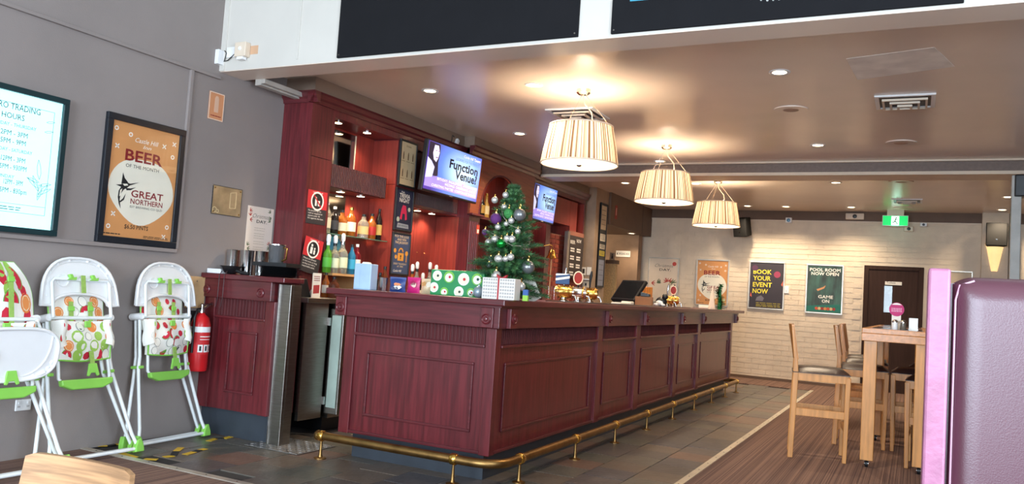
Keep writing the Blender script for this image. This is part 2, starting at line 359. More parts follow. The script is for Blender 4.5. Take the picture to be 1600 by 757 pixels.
# ------------------------------------------------------------------ bulkhead blackboards
def blackboard(x0, x1, z0, label):
    o = thing('blackboard', label, 'blackboard', ((x0+x1)/2, YB, z0)); w = x1-x0; h = 3.75-z0
    part('panel', MB().box(-w/2, w/2, -.018, 0, 0, h), BLACKM, o, bevel=.004)
    for x in (-w/2+.02, w/2-.02):
        for z in (.02, h-.02): part('screw', MB().lathe([(.006, 0), (.004, -.004)], (x, -.018, z), 8, 'y'), STEEL, o)
    return o, w
q0, q1 = on(528, 91, 'y', YB), on(904, 59, 'y', YB)
blackboard(q0.x, q1.x, (q0.z+q1.z)/2, 'blank black menu board on the bulkhead above the cabinet')
q0, q1 = on(955.3, 54.6, 'y', YB), on(1506, 5, 'y', YB)
o, wd = blackboard(q0.x, q1.x, (q0.z+q1.z)/2, 'black board with chalk drawing along its upper edge on the bulkhead')
f = lambda px, py: (on(px, py, 'y', YB).x-(q0.x+q1.x)/2, on(px, py, 'y', YB).z-(q0.z+q1.z)/2)
pr(o, 'chalk_drawing', [[f(986, 4), f(1030, 0), f(1030, -26), f(984, -22)]], -.018, flat((58, 150, 176)), .001)
pr(o, 'chalk_scribble', stroke([f(1186, -8), f(1190, 3), f(1195, -8), f(1200, 4), f(1204, -8), f(1209, 3), f(1213, -9), f(1218, 2), f(1222, -9)], .006), -.018, flat((220, 222, 220)), .001)
# small boxes and trunking at the left end of the bulkhead
def at_b(px, py): return on(px, py, 'y', YB)
p = at_b(344, 92); solo('junction_box', MB().box(-.045, .045, -.06, 0, -.055, .055).lathe([(.008, -.061), (.008, -.06)], (0, 0, .01), 8, 'y'), WHITEPL, 'white junction box where the bulkhead meets the grey wall', 'electrical box', p, bevel=.006)
p = at_b(364, 82); s = thing('wall_socket', 'white double power socket on the bulkhead between two boxes', 'socket', p)
part('plate', MB().box(-.055, .055, -.012, 0, -.04, .04), WHITEPL, s, bevel=.003); [part('switch', MB().box(a, a+.02, -.016, -.012, .01, .025), WHITEPL, s) for a in (-.04, .02)]
p = at_b(383, 80); s = thing('alarm_sensor', 'cream sensor box with tan paint patch beside it on the bulkhead', 'sensor', p)
part('housing', MB().box(-.055, .055, -.055, 0, -.055, .055), CREAM, s, bevel=.006); part('lens', MB().lathe([(.012, -.062), (.016, -.055)], (0, 0, .005), 10, 'y'), WHITEPL, s); part('foot', MB().box(-.03, .03, -.05, -.01, -.075, -.055), WHITEPL, s); part('patch', MB().box(.055, .13, -.002, 0, -.03, .035), flat((206, 164, 130)), s)
k = [at_b(353, 80), at_b(356, 84), at_b(352, 97), at_b(358, 95), at_b(374, 80)]
solo('cable', MB().tube([(v.x, YB-.012, v.z) for v in k], .004, 6), BLACK, 'thin grey cable looped between the boxes on the bulkhead', 'cable', smooth=50)
solo('cable_trunking', MB().box(-.03, .03, 0, .46, 0, .05).box(.03, .07, 0, .46, .012, .05), mat('grey_trunking', (176, 170, 162), .5), 'white cable trunking running under the bulkhead to the cabinet', 'trunking', (-4.66, 4.67, 2.69), bevel=.004)
# ================================================================== left wall: boards and posters (local x = +Y, front = +X)
LW = PI/2
def wall_thing(name, label, cat, y0, y1, z0, x=XW, **k): return thing(name, label, cat, (x, (y0+y1)/2, z0), LW, **k), y1-y0
def lw(o, px, py, x=XW):
    p = on(px, py, 'x', x); return p.y-o.location.y, p.z-o.location.z
INK = flat((26, 28, 30)); CREAMP = flat((236, 230, 212)); WINE = flat((138, 30, 34)); ORANGE = flat((214, 150, 92)); WHITEI = flat((244, 240, 232))
# --- illuminated trading hours board
o, w = wall_thing('menu_lightbox', 'glowing pale blue trading hours lightbox in dark frame on the grey wall', 'sign', 2.53, 3.214, 1.36); h = .86
frame(o, w, h, .035, .05, mat('dark_teal_frame', (22, 48, 52), .35))
g = sheet(o, 'lit_panel', -w/2+.03, w/2-.03, .03, h-.03, -.03, mat('lightbox_glow', (172, 244, 246), .4, var=.02, emit=.72))
TI = flat((22, 66, 70)); TL = flat((70, 130, 132))
for s, r, hh in (('BISTRO TRADING', (58, 181), .032), ('HOURS', (33, 190), .03), ('MONDAY - THURSDAY', (51.5, 205.5), .018), ('12PM - 3PM', (38, 217), .026), ('5PM - 9PM', (35, 229), .026), ('FRIDAY - SATURDAY', (45, 243), .018), ('12PM - 3PM', (34, 256), .026), ('5PM - 930PM', (36, 269), .026), ('SUNDAY', (17, 279.5), .017), ('12PM - 3PM', (30, 291), .026), ('5PM - 830pm', (36, 305), .026)):
    xm, _ = lw(o, 15, r[1]) if s != 'SUNDAY' else lw(o, 2, r[1]); x1, z1 = lw(o, *r); x0 = 2*xm-x1
    tx(g, s, x0, x1, z1, hh*1.1, -.03, TI if hh > .022 else TL)
fx = lambda u: -w/2+u*w
pr(g, 'border_line', stroke([(fx(.09), .72), (fx(.09), .12), (fx(.88), .12), (fx(.88), .76), (fx(.09), .76)], .0022), -.03, TL)
pr(g, 'border_rule', stroke([(fx(.09), .17), (fx(.88), .17)], .002), -.03, TL)
lines(g, fx(.3), fx(.66), (.147, .133), .005, -.03, TL)
for k, (a, l) in enumerate(((1.4, .1), (1.0, .1), (.5, .09), (2.0, .1), (2.5, .09), (.2, .08), (2.9, .08), (1.7, .12))):
    q = leaf(fx(.80), .21+.018*k, l, a, .28); pr(g, 'leaf_drawing', stroke(q+[q[0]], .002), -.03, TL)
for px, py in ((73, 192), (70, 207)): q = leaf(*lw(o, px-5, py), .055, .2, .3); pr(g, 'leaf_drawing', stroke(q+[q[0]], .0018), -.03, TL)
# --- beer of the month artwork, used twice
def marlin(cx, cz, s):
    P = lambda pts: [(cx+x*s, cz+z*s) for x, z in pts]
    body = P([(-.62, .30), (-.30, .36), (-.05, .52), (.25, .47), (.80, .62), (.22, .36), (.05, .20), (-.12, .10), (-.28, -.15), (-.32, -.45), (-.20, -.95), (-.34, -.70), (-.44, -.35), (-.42, 0), (-.30, .22)])
    fin = P([(-.30, .38), (-.26, 1.0), (-.12, .72), (.02, .60), (.12, .50), (-.05, .50)])
    pec = P([(.0, .2), (.3, .22), (.62, .32), (.3, .12), (.05, .08)]); tail = P([(-.26, -.62), (-.05, -.45), (.02, -.1), (-.12, -.38), (-.30, -.55)])
    return [body, fin, pec, tail], [P([(-.22, .40), (.05, .44), (.12, .36), (-.1, .30)]), P([(-.34, .05), (-.22, .14), (-.30, -.25), (-.36, -.3)])]
def beer_art(sh, w, h, y, z0):
    X = lambda u: (u-.5)*w; Z = lambda v: z0+v*h
    bl = [(X(.5+.45*math.cos(t)*(1+.06*math.cos(2*t+.6))+.0), Z(.43+.29*math.sin(t)*(1+.07*math.sin(3*t)))) for t in [2*PI*i/36 for i in range(36)]]
    pr(sh, 'cream_blob', [bl], y, CREAMP)
    tx(sh, 'BEER', X(.22), X(.76), Z(.675), .095*h, y-.0008, WINE, .02); tx(sh, 'OF THE MONTH', X(.24), X(.72), Z(.615), .03*h, y-.0008, INK)
    tx(sh, 'Castle Hill', X(.34), X(.68), Z(.845), .04*h, y, WHITEI, 0, .3); tx(sh, 'Inn', X(.46), X(.58), Z(.80), .03*h, y, WHITEI, 0, .3)
    a, c = marlin(X(.27), Z(.40), .18*w*1.25); pr(sh, 'marlin', a, y-.0008, INK); pr(sh, 'marlin_highlight', c, y-.0018, CREAMP)
    tx(sh, 'GREAT', X(.35), X(.82), Z(.365), .06*h, y-.0008, WINE, .015); tx(sh, 'NORTHERN', X(.35), X(.82), Z(.305), .045*h, y-.0008, WINE, .015)
    tx(sh, 'EST BREWING CO QLD', X(.35), X(.82), Z(.27), .018*h, y-.0008, INK); tx(sh, '$6.50 PINTS', X(.30), X(.64), Z(.085), .036*h, y, INK, .01)
    for u, v in ((.07, .93), (.27, .90), (.91, .78), (.08, .09), (.92, .135)): pr(sh, 'ring_mark', ring(X(u), Z(v), .028*w, .012*w), y, WHITEI)
    for u, v in ((.1, .78), (.77, .86), (.92, .90), (.13, .20), (.88, .045)): pr(sh, 'cross_mark', stroke([(X(u-.025), Z(v-.018)), (X(u+.025), Z(v+.018))], .007)+stroke([(X(u-.025), Z(v+.018)), (X(u+.025), Z(v-.018))], .007), y, WHITEI)
    lines(sh, X(.02), X(.25), (Z(.025),), .007, y, INK); lines(sh, X(.58), X(.95), (Z(.018), Z(.03)), .004, y, INK)
o, w = wall_thing('beer_poster', 'orange beer of the month poster in a wide black frame on the grey wall', 'poster', 3.5, 4.137, 1.355); h = .864
frame(o, w, h, .045, .03, mat('blue_black_frame', (24, 30, 38), .35)); g = sheet(o, 'artwork', -w/2+.04, w/2-.04, .04, h-.04, -.014, ORANGE); beer_art(g, w-.08, h-.08, -.014, .04)
part('glazing', MB().box(-w/2+.045, w/2-.045, -.022, -.0205, .045, h-.045), PANE, o)
# --- brass plaque, orange notice, Christmas menu sheet, power outlet, board behind the extinguisher
o, w = wall_thing('brass_plaque', 'polished brass plaque screwed to the grey wall', 'plaque', 4.45, 4.75, 1.65); h = .222
part('plate', MB().box(-w/2, w/2, -.006, 0, 0, h), mat('plaque_brass', (190, 170, 134), .38, metal=.55, var=.25, vs=7), o, bevel=.002)
b = frame(o, w, h, .004, .008, INK, 'black_edge')
for x in (-.13, .13):
    for z in (.02, h-.02): part('screw', MB().lathe([(.007, -.006), (.004, -.01)], (x, 0, z), 8, 'y'), GOLD, o)
pr(o, 'scroll_engraving', ring(-.12, .035, .022, .005)+ring(-.09, .025, .014, .004)+stroke([(.03, .06), (.03, .18), (.09, .19), (.09, .065), (.03, .06)], .004), -.006, flat((226, 206, 160)))
o, w = wall_thing('fire_notice', 'orange fire extinguisher notice high on the grey wall', 'notice', 4.34, 4.487, 2.36); h = .212
g = sheet(o, 'card', -w/2, w/2, 0, h, -.004, flat((206, 142, 100)), .004); pr(g, 'white_border', stroke([(-w/2+.004, .004), (w/2-.004, .004), (w/2-.004, h-.004), (-w/2+.004, h-.004), (-w/2+.004, .004)], .006), -.004, flat((232, 210, 190)))
pr(g, 'extinguisher_symbol', [[(-.02, .06), (.02, .06), (.02, .165), (.01, .185), (-.01, .185), (-.02, .165)]], -.004, flat((214, 176, 150))); lines(g, -.05, .05, (.028,), .007, -.004, WINE)
def xmas_art(sh, w, h, y, z0, big):
    X = lambda u: (u-.5)*w; Z = lambda v: z0+v*h
    RD, GR = flat((176, 58, 48)), flat((92, 104, 72))
    tx(sh, 'Christmas', X(.2), X(.84), Z(.80), .075*h, y, INK, -.012, .45); tx(sh, 'DAY.', X(.36), X(.76), Z(.715), .055*h, y, INK, .012)
    sp = ((.10, .42, 0, 0), (.30, .44, .5, 1), (.42, .42, 2.4, 1), (.66, .47, 2.8, 0), (.64, .46, 1.2, 0), (.70, .48, .2, 0), (.84, .44, .9, 1), (.86, .46, 3.4, 1)) if big else ((.08, .90, .8, 0), (.12, .82, 1.8, 0), (.10, .76, 0, 0), (.88, .92, 2.4, 1), (.92, .84, 3.6, 1), (.90, .76, 2.6, 1), (.07, .30, 1.0, 1), (.08, .25, 0, 1), (.92, .34, 2.2, 0), (.93, .28, 3, 1))
    for u, v, a, k in sp:
        for da in (-.6, 0, .6): pr(sh, 'leaf_print', [leaf(X(u), Z(v), (.16 if big else .12)*w, a+da, .28)], y-.0004*(da+.6), GR if k else RD)
    if big: pr(sh, 'round_seal', [circ(X(.87), Z(.885), .07*w)], y, flat((196, 70, 58)))
    else: lines(sh, X(.3), X(.7), [Z(v) for v in (.62, .58, .52, .48, .44, .38, .34, .28, .24, .2)], .008*h, y, flat((186, 172, 154)))
o, w = wall_thing('christmas_menu', 'cream Christmas day menu sheet taped to the grey wall beside the cabinet', 'poster', 4.828, 5.121, 1.30); h = .46
g = sheet(o, 'paper', -w/2, w/2, 0, h, -.002, flat((230, 216, 202)), .002); xmas_art(g, w, h, -.002, 0, False)
o, w = wall_thing('power_outlet', 'white double power outlet low on the grey wall', 'power outlet', 3.088, 3.182, .295); h = .067
part('plate', MB().box(-w/2, w/2, -.012, 0, 0, h), WHITEPL, o, bevel=.003)
for x in (-.028, .028): part('pin_slots', MB().box(x-.006, x-.003, -.0125, -.012, .02, .03).box(x+.003, x+.006, -.0125, -.012, .02, .03), INK, o, kind='stuff'); part('rocker', MB().box(x-.006, x+.006, -.016, -.012, .042, .054), WHITEPL, o)
o, w = wall_thing('backing_board', 'pale wooden board fixed to the wall above the fire extinguisher', 'board', 4.28, 4.45, .93)
part('panel', MB().box(-w/2, w/2, -.018, 0, 0, .235), mat('stained_pine', (206, 168, 122), .6, var=.15, vs=8), o, bevel=.003)
for z in (.03, .2): part('screw', MB().lathe([(.005, -.018), (.004, -.021)], (0, 0, z), 8, 'y'), STEEL, o)
# --- fire extinguisher on its wall bracket
o = thing('fire_extinguisher', 'red fire extinguisher with white label hanging on the grey wall', 'fire extinguisher', (XW+.1, 4.36, .47), LW)
part('cylinder', MB().lathe([(.05, 0), (.066, .006), (.07, .03), (.07, .345), (.055, .395), (.028, .42), (.022, .43)], (0, 0, 0), 24), REDP, o, 35)
part('label_band', MB().lathe([(.0712, .29), (.0712, .33)], (0, 0, 0), 24), WHITEPL, o, 35)
g = part('instruction_label', MB().lathe([(.0711, .13), (.0711, .285)], (0, 0, 0), 24), flat((206, 40, 44)), o, 35)
def arc_panel(z0, z1, a0, a1, r, n=6): 
    b = MB(); b.v = [(r*math.sin(a0+(a1-a0)*i/n), -r*math.cos(a0+(a1-a0)*i/n), z) for z in (z0, z1) for i in range(n+1)]; b.f = [(i, i+1, n+2+i, n+1+i) for i in range(n)]; return b
for k, a in enumerate((-.85, -.25, .35)): part('pictogram', arc_panel(.145, .20, a, a+.5, .0716), flat((236, 236, 232)), g); part('pictogram_figure', arc_panel(.155, .19, a+.15, a+.35, .0719), INK, g)
part('print_rows', arc_panel(.255, .262, -.7, .8, .0716), flat((250, 240, 236)), g); part('print_rows', arc_panel(.235, .24, -.7, .6, .0716), flat((250, 240, 236)), g)
part('valve', MB().lathe([(.02, .43), (.02, .455), (.012, .47), (.012, .49)], (0, 0, 0), 12), CHROME, o, 40)
part('lever', MB().box(-.01, .095, -.008, .008, .488, .498), CHROME, o, bevel=.002); part('carry_handle', MB().prism([(-.01, .455), (.03, .46), (.09, .50), (.09, .508), (.02, .472), (-.01, .468)], 'y', -.008, .008), CHROME, o)
part('hose', MB().tube([(-.01, 0, .46), (-.05, -.01, .455), (-.08, -.02, .40), (-.082, -.02, .25), (-.08, -.02, .14)], .009), BLACK, o, 50); part('bracket', MB().box(-.02, .02, .06, .1, .36, .44), BLACK, o)
# ================================================================== folded high chairs leaning on the wall
FRUIT = [((206, 38, 62), .026), ((232, 140, 66), .028), ((150, 196, 88), .026), ((190, 40, 70), .018), ((240, 120, 70), .02)]
PAD = mat('fruit_pad', (240, 238, 230), .7, var=.03, bump=.12, bs=30)
def surf(parent, name, fn, nu, nv, m, th=.012):
    """cushion skin: fn(u, v) -> (x, y, z) for the face, thickened backwards"""
    b = MB(); b.v = [fn(i/nu, j/nv) for j in range(nv+1) for i in range(nu+1)]; n = len(b.v)
    b.v += [(x, y+th, z) for x, y, z in b.v]; k = nu+1
    for j in range(nv):
        for i in range(nu): a = j*k+i; b.f += [(a, a+1, a+k+1, a+k), (n+a, n+a+k, n+a+k+1, n+a+1)]
    ed = [i for i in range(k)]+[j*k+nu for j in range(1, nv+1)]+[nv*k+i for i in range(nu-1, -1, -1)]+[j*k for j in range(nv-1, 0, -1)]
    b.f += [(ed[i], n+ed[i], n+ed[(i+1) % len(ed)], ed[(i+1) % len(ed)]) for i in range(len(ed))]
    return part(name, b, m, parent, 50)
def fruits(parent, fn, g, cells, r=.034):
    """fruit print laid on a cushion skin: slices with rind, flesh and pips"""
    for cu_, cv_ in cells:
        k = g.randrange(5); x, y, z = fn(cu_, cv_); rr = r*g.uniform(.8, 1.1); a0 = g.uniform(0, 6.28)
        def dsk(q, e, n=12, h=1.0, cx=0, cz=0):
            b = MB(); pts = [(cx+q*math.cos(2*PI*h*i/n+a0), cz+q*math.sin(2*PI*h*i/n+a0)) for i in range(n+(h < 1))]
            b.v = []
            for px_, pz_ in pts:
                u2 = min(1, max(0, cu_+px_/.40)); v2 = min(1, max(0, cv_+pz_/.24)); q3 = fn(u2, v2); b.v.append((q3[0], q3[1]-e, q3[2]))
            b.f = [tuple(range(len(b.v)))]; return b
        if k == 0:   # watermelon wedge
            f_ = part('watermelon_print', dsk(rr*1.25, .0016, 12, .5), flat((112, 170, 70)), parent); part('flesh', dsk(rr*1.1, .0024, 12, .5), flat((212, 40, 66)), f_)
        elif k == 1: # orange slice
            f_ = part('orange_print', dsk(rr, .0016), flat((236, 138, 62)), parent); part('pith', dsk(rr*.8, .0024), flat((250, 220, 180)), f_); part('flesh', dsk(rr*.7, .0032, 7), flat((240, 152, 84)), f_)
        elif k == 2: part('pear_print', dsk(rr*1.05, .0016), flat((160, 202, 90)), parent)
        elif k == 3: part('strawberry_print', dsk(rr*.75, .0016, 7), flat((206, 36, 62)), parent)
        else:        # apple half
            f_ = part('apple_print', dsk(rr*.95, .0016), flat((90, 96, 92)), parent); part('flesh', dsk(rr*.87, .0024), flat((244, 242, 232)), f_)
def arch_pts(w, z0, z1, n=18, p=2.6):
    return [(w*math.copysign(abs(math.cos(t))**(2/p), math.cos(t)), z0+(z1-z0)*abs(math.sin(t))**(2/p)) for t in [PI*i/n for i in range(n+1)]]
def tray(parent, M, name='tray', cut=-.075):
    """moulded feeding tray: rounded outline with a body cut-out, raised rim and cup ring; M places it"""
    out = arch_pts(.255, -.145, .15); inn = arch_pts(.19, -.15, cut, 12, 2.2)[::-1]
    pts = [(.262, -.15)]+out[1:-1]+[(-.262, -.15)]+inn
    if cut < -.1: pts = [(.262*math.copysign(abs(math.cos(t))**.62, math.cos(t)), .145*math.copysign(abs(math.sin(t))**.72, math.sin(t))) for t in [2*PI*i/44 for i in range(44)]]; out = pts[:23]
    b = MB().prism([(x, z) for x, z in pts], 'y', -.008, .012); q = MB().add(b, M); o_ = part(name, q, WHITEPL, parent, 50, bevel=.004)
    rim = [(x, -.014, z) for x, z in pts]; part('rim', MB().add(MB().tube(rim, .010, 7, True), M), WHITEPL, o_, 60)
    part('inner_rim', MB().add(MB().tube([(x*.86, -.009, z*.86) for x, z in arch_pts(.255, -.11, .15)], .005, 6), M), WHITEPL, o_, 60)
    part('cup_ring', MB().add(MB().lathe([(.04, -.012), (.04, -.018), (.034, -.018), (.034, -.010)], (-.115, 0, .005), 18, 'y'), M), WHITEPL, o_, 40)
    for i in range(2, 17, 2):
        x, z = out[i]; part('scallop', MB().add(MB().ball((x*.93, -.009, z*.93), .011, 8, (1.2, .6, 1.2)), M), WHITEPL, o_, 60)
    return o_
SK = .05
def high_chair(label, loc, rz, tilt, seed, tray_down=False):
    g = random.Random(seed); o = thing('high_chair', label, 'high chair', loc, rz, 'folded high chairs against the grey wall')
    o.rotation_euler = (tilt, 0, rz)
    # legs: two bent frames joined by floor bars; local z up, -y to the room
    for y, dx, nm in ((-.055, 0, 'front_leg_frame'), (.0, .03, 'rear_leg_frame')):
        for s in (-1, 1):
            w0 = .205 if y < -.02 else .185
            part('leg', MB().tube([(s*w0, y, .89), (s*w0, y, .60), (s*(w0+.012), y, .52), (s*(.275+dx)+SK*.8, y-.03 if y < -.02 else y, .12), (s*(.30+dx)+SK, y-.035 if y < -.02 else y, .035)], .0115, 8), WHITET, o, 60)
            f_ = part('foot', MB().prism([(q_+SK, z_) for q_, z_ in [(s*(.27+dx), .0), (s*(.335+dx), .0), (s*(.335+dx), .03), (s*(.318+dx), .085), (s*(.292+dx), .075), (s*(.275+dx), .035)]], 'y', y-.055 if y < -.02 else y-.02, y-.015 if y < -.02 else y+.02), GREENP, o, bevel=.006)
        part('floor_bar', MB().tube([(-.30-dx+SK, y-.035 if y < -.02 else y, .022), (.30+dx+SK, y-.035 if y < -.02 else y, .022)], .0115, 8), WHITET, o, 60)
    for s in (-1, 1):
        part('hinge', MB().lathe([(.022, -.085), (.024, -.07), (.024, .012), (.02, .018)], (s*.21, 0, .872), 12, 'y'), WHITEPL, o, 40)
        part('clip', MB().box(s*.205-.018, s*.205+.018, -.075, .012, .52, .54), GREENP, o, bevel=.004)
    part('cross_bar', MB().tube([(-.205, -.088, .868), (.205, -.088, .868)], .0115, 8), WHITET, o, 60)
    # backrest and seat pads
    top = 1.20 if tray_down else 1.03
    wv = .215 if tray_down else .185
    def back(u, v):
        s = u*2-1; w_ = wv*(1-max(0, v-.45)**2.2*1.9) if tray_down else wv
        return (s*w_, -.045-.03*(1-s*s)*(1-(2*v-1)**2)-.012*math.sin(u*9+v*4)*.4, .78+(top-.78)*v)
    p_ = surf(o, 'backrest_pad', back, 14, 12, PAD); fruits(p_, back, g, [(u+g.uniform(-.03, .03), v) for v in ((.1, .27, .44, .61, .78, .92) if tray_down else (.22, .5, .78)) for u in ((.12, .37, .63, .88) if v < .7 else (.3, .55, .78))])
    part('piping', MB().tube([(x, y+.006, z) for x, y, z in [back(0, j/10) for j in range(11)]+[back(i/10, 1) for i in range(1, 11)]+[back(1, 1-j/10) for j in range(1, 11)]], .006, 6), GREENP, p_, 60)
    def seat(u, v):
        s = u*2-1; return (s*(.19-.012*(1-v)), -.10-.035*(1-s**4)*(math.sin(PI*min(1, v*1.05)))-.008*math.sin(u*11+v*5), .60+.245*v+.012*s*s*(1-v))
    p_ = surf(o, 'seat_pad', seat, 14, 10, PAD, .03); fruits(p_, seat, g, [(u+g.uniform(-.04, .04), v) for v in (.12, .36, .6, .85) for u in ((.1, .31, .52, .73, .91) if v in (.12, .6) else (.2, .42, .63, .84))], .034)
    part('piping', MB().tube([seat(0, 1-j/8) for j in range(9)]+[seat(i/10, 0) for i in range(1, 11)]+[seat(1, j/8) for j in range(1, 9)], .006, 6), GREENP, p_, 60)
    def wing(s): return lambda u, v: (s*(.13+.075*u+.01*math.sin(v*6)), -.125-.03*math.sin(PI*u)+.03*u, .70+.15*v-.03*u*(1-v))
    for s in (-1, 1): f2 = surf(o, 'side_flap', wing(s), 6, 5, PAD, .008); fruits(f2, wing(s), g, [(.5, .35), (.45, .8)], .028)
    # harness
    hy = -.105
    for x in (-.07, .06): part('shoulder_strap', MB().prism([(x-.014, .83), (x+.014, .83), (x+.016, top-.06), (x-.012, top-.06)], 'y', hy+.015, hy+.019), STRAP, o); part('slider', MB().box(x-.02, x+.02, hy+.008, hy+.017, top-.12, top-.09), GREENP, o, bevel=.003)
    st = part('crotch_strap', MB().prism([(-.005, .655), (.024, .655), (.03, .575), (.0, .575)], 'y', -.15, -.145), STRAP, o)
    part('buckle', MB().prism([(-.012, .578), (.04, .578), (.046, .545), (.056, .505), (.04, .5), (.03, .52), (-.002, .52), (-.014, .5), (-.028, .505), (-.018, .545)], 'y', -.156, -.144), GREENP, st, bevel=.003)
    part('centre_buckle', MB().box(-.025, .015, hy-.05, hy-.035, .80, .84), GREENP, o, bevel=.004)
    # footrest on its bent tube
    part('footrest_tube', MB().tube([(-.165, -.085, .64), (-.17, -.09, .50), (-.15, -.10, .468), (.15, -.10, .468), (.17, -.09, .50), (.165, -.085, .64)], .010, 8), WHITET, o, 60)
    part('footrest', MB().prism([(-.175, .49), (.175, .49), (.17, .455), (.10, .428), (-.10, .428), (-.17, .455)], 'y', -.125, -.085), GREENP, o, bevel=.008)
    if tray_down:
        tray(o, Matrix.Translation((0, -.17, .665))@Matrix.Rotation(.3, 4, 'X')@Matrix.Scale(-1, 4, (0, 0, 1)), cut=-.125)
        for s in (-1, 1): part('tray_arm', MB().tube([(s*.205, -.085, .868), (s*.2, -.13, .80), (s*.17, -.155, .72)], .010, 8), WHITET, o, 60)
        part('tray_lip', MB().tube([(-.2, -.15, .56), (-.13, -.135, .53), (.13, -.135, .53), (.2, -.15, .56)], .014, 8), WHITEPL, o, 60)
    else:
        tray(o, Matrix.Translation((0, -.075, 1.095)))
        part('upper_frame', MB().tube([(-.195, -.10, .87), (-.195, -.10, 1.085), (-.18, -.10, 1.107), (.18, -.10, 1.107), (.195, -.10, 1.085), (.195, -.10, .87)], .0105, 8), WHITET, o, 60)
        for x in (-.075, .075): part('tray_clip', MB().prism([(x-.03, 1.10), (x+.025, 1.10), (x+.03, 1.12), (x+.01, 1.114), (x, 1.135), (x-.015, 1.135), (x-.01, 1.114)], 'y', -.125, -.1), GREENP, o)
        part('tray_strap', MB().box(-.014, .014, -.122, -.116, 1.02, 1.13), STRAP, o)
    return o
TL_ = -.15
high_chair('high chair with its white tray lowered in front of the fruit print backrest', (-4.42, 2.765, 0), LW, -.2, 3, True)
high_chair('folded high chair with upright tray, between the other two high chairs', (-4.53, 3.34, 0), LW, -.215, 5)
high_chair('folded high chair with upright tray, beside the fire extinguisher', (-4.66, 4.03, 0), LW+.06, -.13, 9)
# --- torn hazard tape on the slate
YEL = flat((214, 172, 44)); BLK = flat((34, 32, 32))
def tape(pts, label):
    o = thing('hazard_tape', label, 'tape', (0, 0, 0), group='scraps of hazard tape on the slate'); P = [on(x, y, 'z', .0015) for x, y in pts]; c = P[0].copy(); c.z = .0015; o.location = c
    for i, (a, b_) in enumerate(zip(P, P[1:])):
        d = (b_-a).normalized()*.0; n_ = Vector((-(b_-a).y, (b_-a).x, 0)).normalized()*.022; sh = (b_-a)*.15
        q = [a-n_-c, b_-n_-c+sh*0, b_+n_-c, a+n_-c]; part('yellow_stripe' if i % 2 == 0 else 'black_stripe', MB().prism([(v.x, v.y) for v in q], 'z', 0, .002), YEL if i % 2 == 0 else BLK, o)
tape([(180, 706), (213, 716), (225, 718), (246, 719)], 'long scrap of yellow black hazard tape beside the metal floor strip')
tape([(256, 715), (271, 713), (275, 706), (283, 700)], 'zigzag scrap of yellow black hazard tape in front of the high chairs')
tape([(289, 711), (303, 707), (312, 704), (321, 702)], 'short scrap of hazard tape near the checker plate mat')
tape([(326, 690), (337, 686), (350, 686), (365, 682)], 'curled scrap of hazard tape beside the small counter')
tape([(142, 698), (168, 697), (180, 695), (196, 695)], 'flat scrap of hazard tape along the foot of the wall')
# ================================================================== small service counter
YC = 4.47
sc = thing('service_counter', 'small mahogany counter with fluted frieze against the grey wall', 'counter', (-4.45, YC+.3, 0))
part('plinth', MB().box(XW+.002, -4.13, YC+.06, YC+.26, 0, .2), PLINTH, sc, world=True)
part('body', MB().box(XW+.002, -4.11, YC+.02, YC+.27, .2, 1.02), MAHOG, sc, world=True)
for a0, a1 in ((XW+.002, -4.70), (-4.2, -4.11)): part('corner_post', MB().box(a0, a1, YC, YC+.03, .2, 1.02), MAHOG, sc, world=True, bevel=.004)
part('frieze', MB().box(XW+.002, -4.13, YC-.03, YC+.27, 1.02, 1.16), MAHOGH, sc, world=True, bevel=.004)
def flutes(a0, a1, z0, z1, yf, n, ax='x'):
    b = MB()
    for i in range(n):
        c = a0+(a1-a0)*(i+.5)/n; r = (a1-a0)/n*.42
        pts = [(c+r*math.cos(PI*k/4), r*.7*math.sin(PI*k/4)) for k in range(5)]
        if ax == 'x': b.prism([(x, yf-y) for x, y in pts], 'z', z0, z1)
        else: b.prism([(yf+y, x) for x, y in pts], 'z', z0, z1)
    return b
part('fluted_band', flutes(-4.69, -4.21, .89, 1.015, YC+.02, 16), MAHOGF, sc, world=True)
part('ledge_moulding', MB().box(-4.70, -4.2, YC, YC+.02, .87, .888), MAHOGH, sc, world=True, bevel=.004)
def moulding(parent, x0, x1, z0, z1, y, m=MAHOGH, t=.018, ax='y', s=-1):
    for q in ((x0, x1, z0, z0+t), (x0, x1, z1-t, z1), (x0, x0+t, z0+t, z1-t), (x1-t, x1, z0+t, z1-t)):
        b = MB().box(q[0], q[1], y-.012, y, q[2], q[3]) if ax == 'y' else MB().box(y, y+.012, q[0], q[1], q[2], q[3])
        part('panel_moulding', b, m, parent, world=True, bevel=.004)
def rosette(parent, x, z, y, ax='y'):
    pf = [(.034, 0), (.034, -.006), (.028, -.010), (.024, -.006), (.016, -.006), (.012, -.014), (.004, -.016)]
    if ax == 'y': part('rosette', MB().lathe(pf, (x, y, z), 20, 'y'), MAHOG, parent, 40, world=True)
    else: part('rosette', MB().lathe([(r, -h) for r, h in pf], (y, x, z), 20, 'x'), MAHOG, parent, 40, world=True)
moulding(sc, -4.55, -4.27, .33, .785, YC+.02)
rosette(sc, -4.765, 1.075, YC-.03); rosette(sc, -4.23, 1.075, YC-.03)
part('top', MB().prism([(XW+.002, YC-.06), (-3.99, YC-.06), (-3.99, YC+.12), (-4.1, YC+.12), (-4.1, YC+.28), (XW+.002, YC+.28)], 'z', 1.16, 1.198), MAHOGH, sc, world=True, bevel=.006)
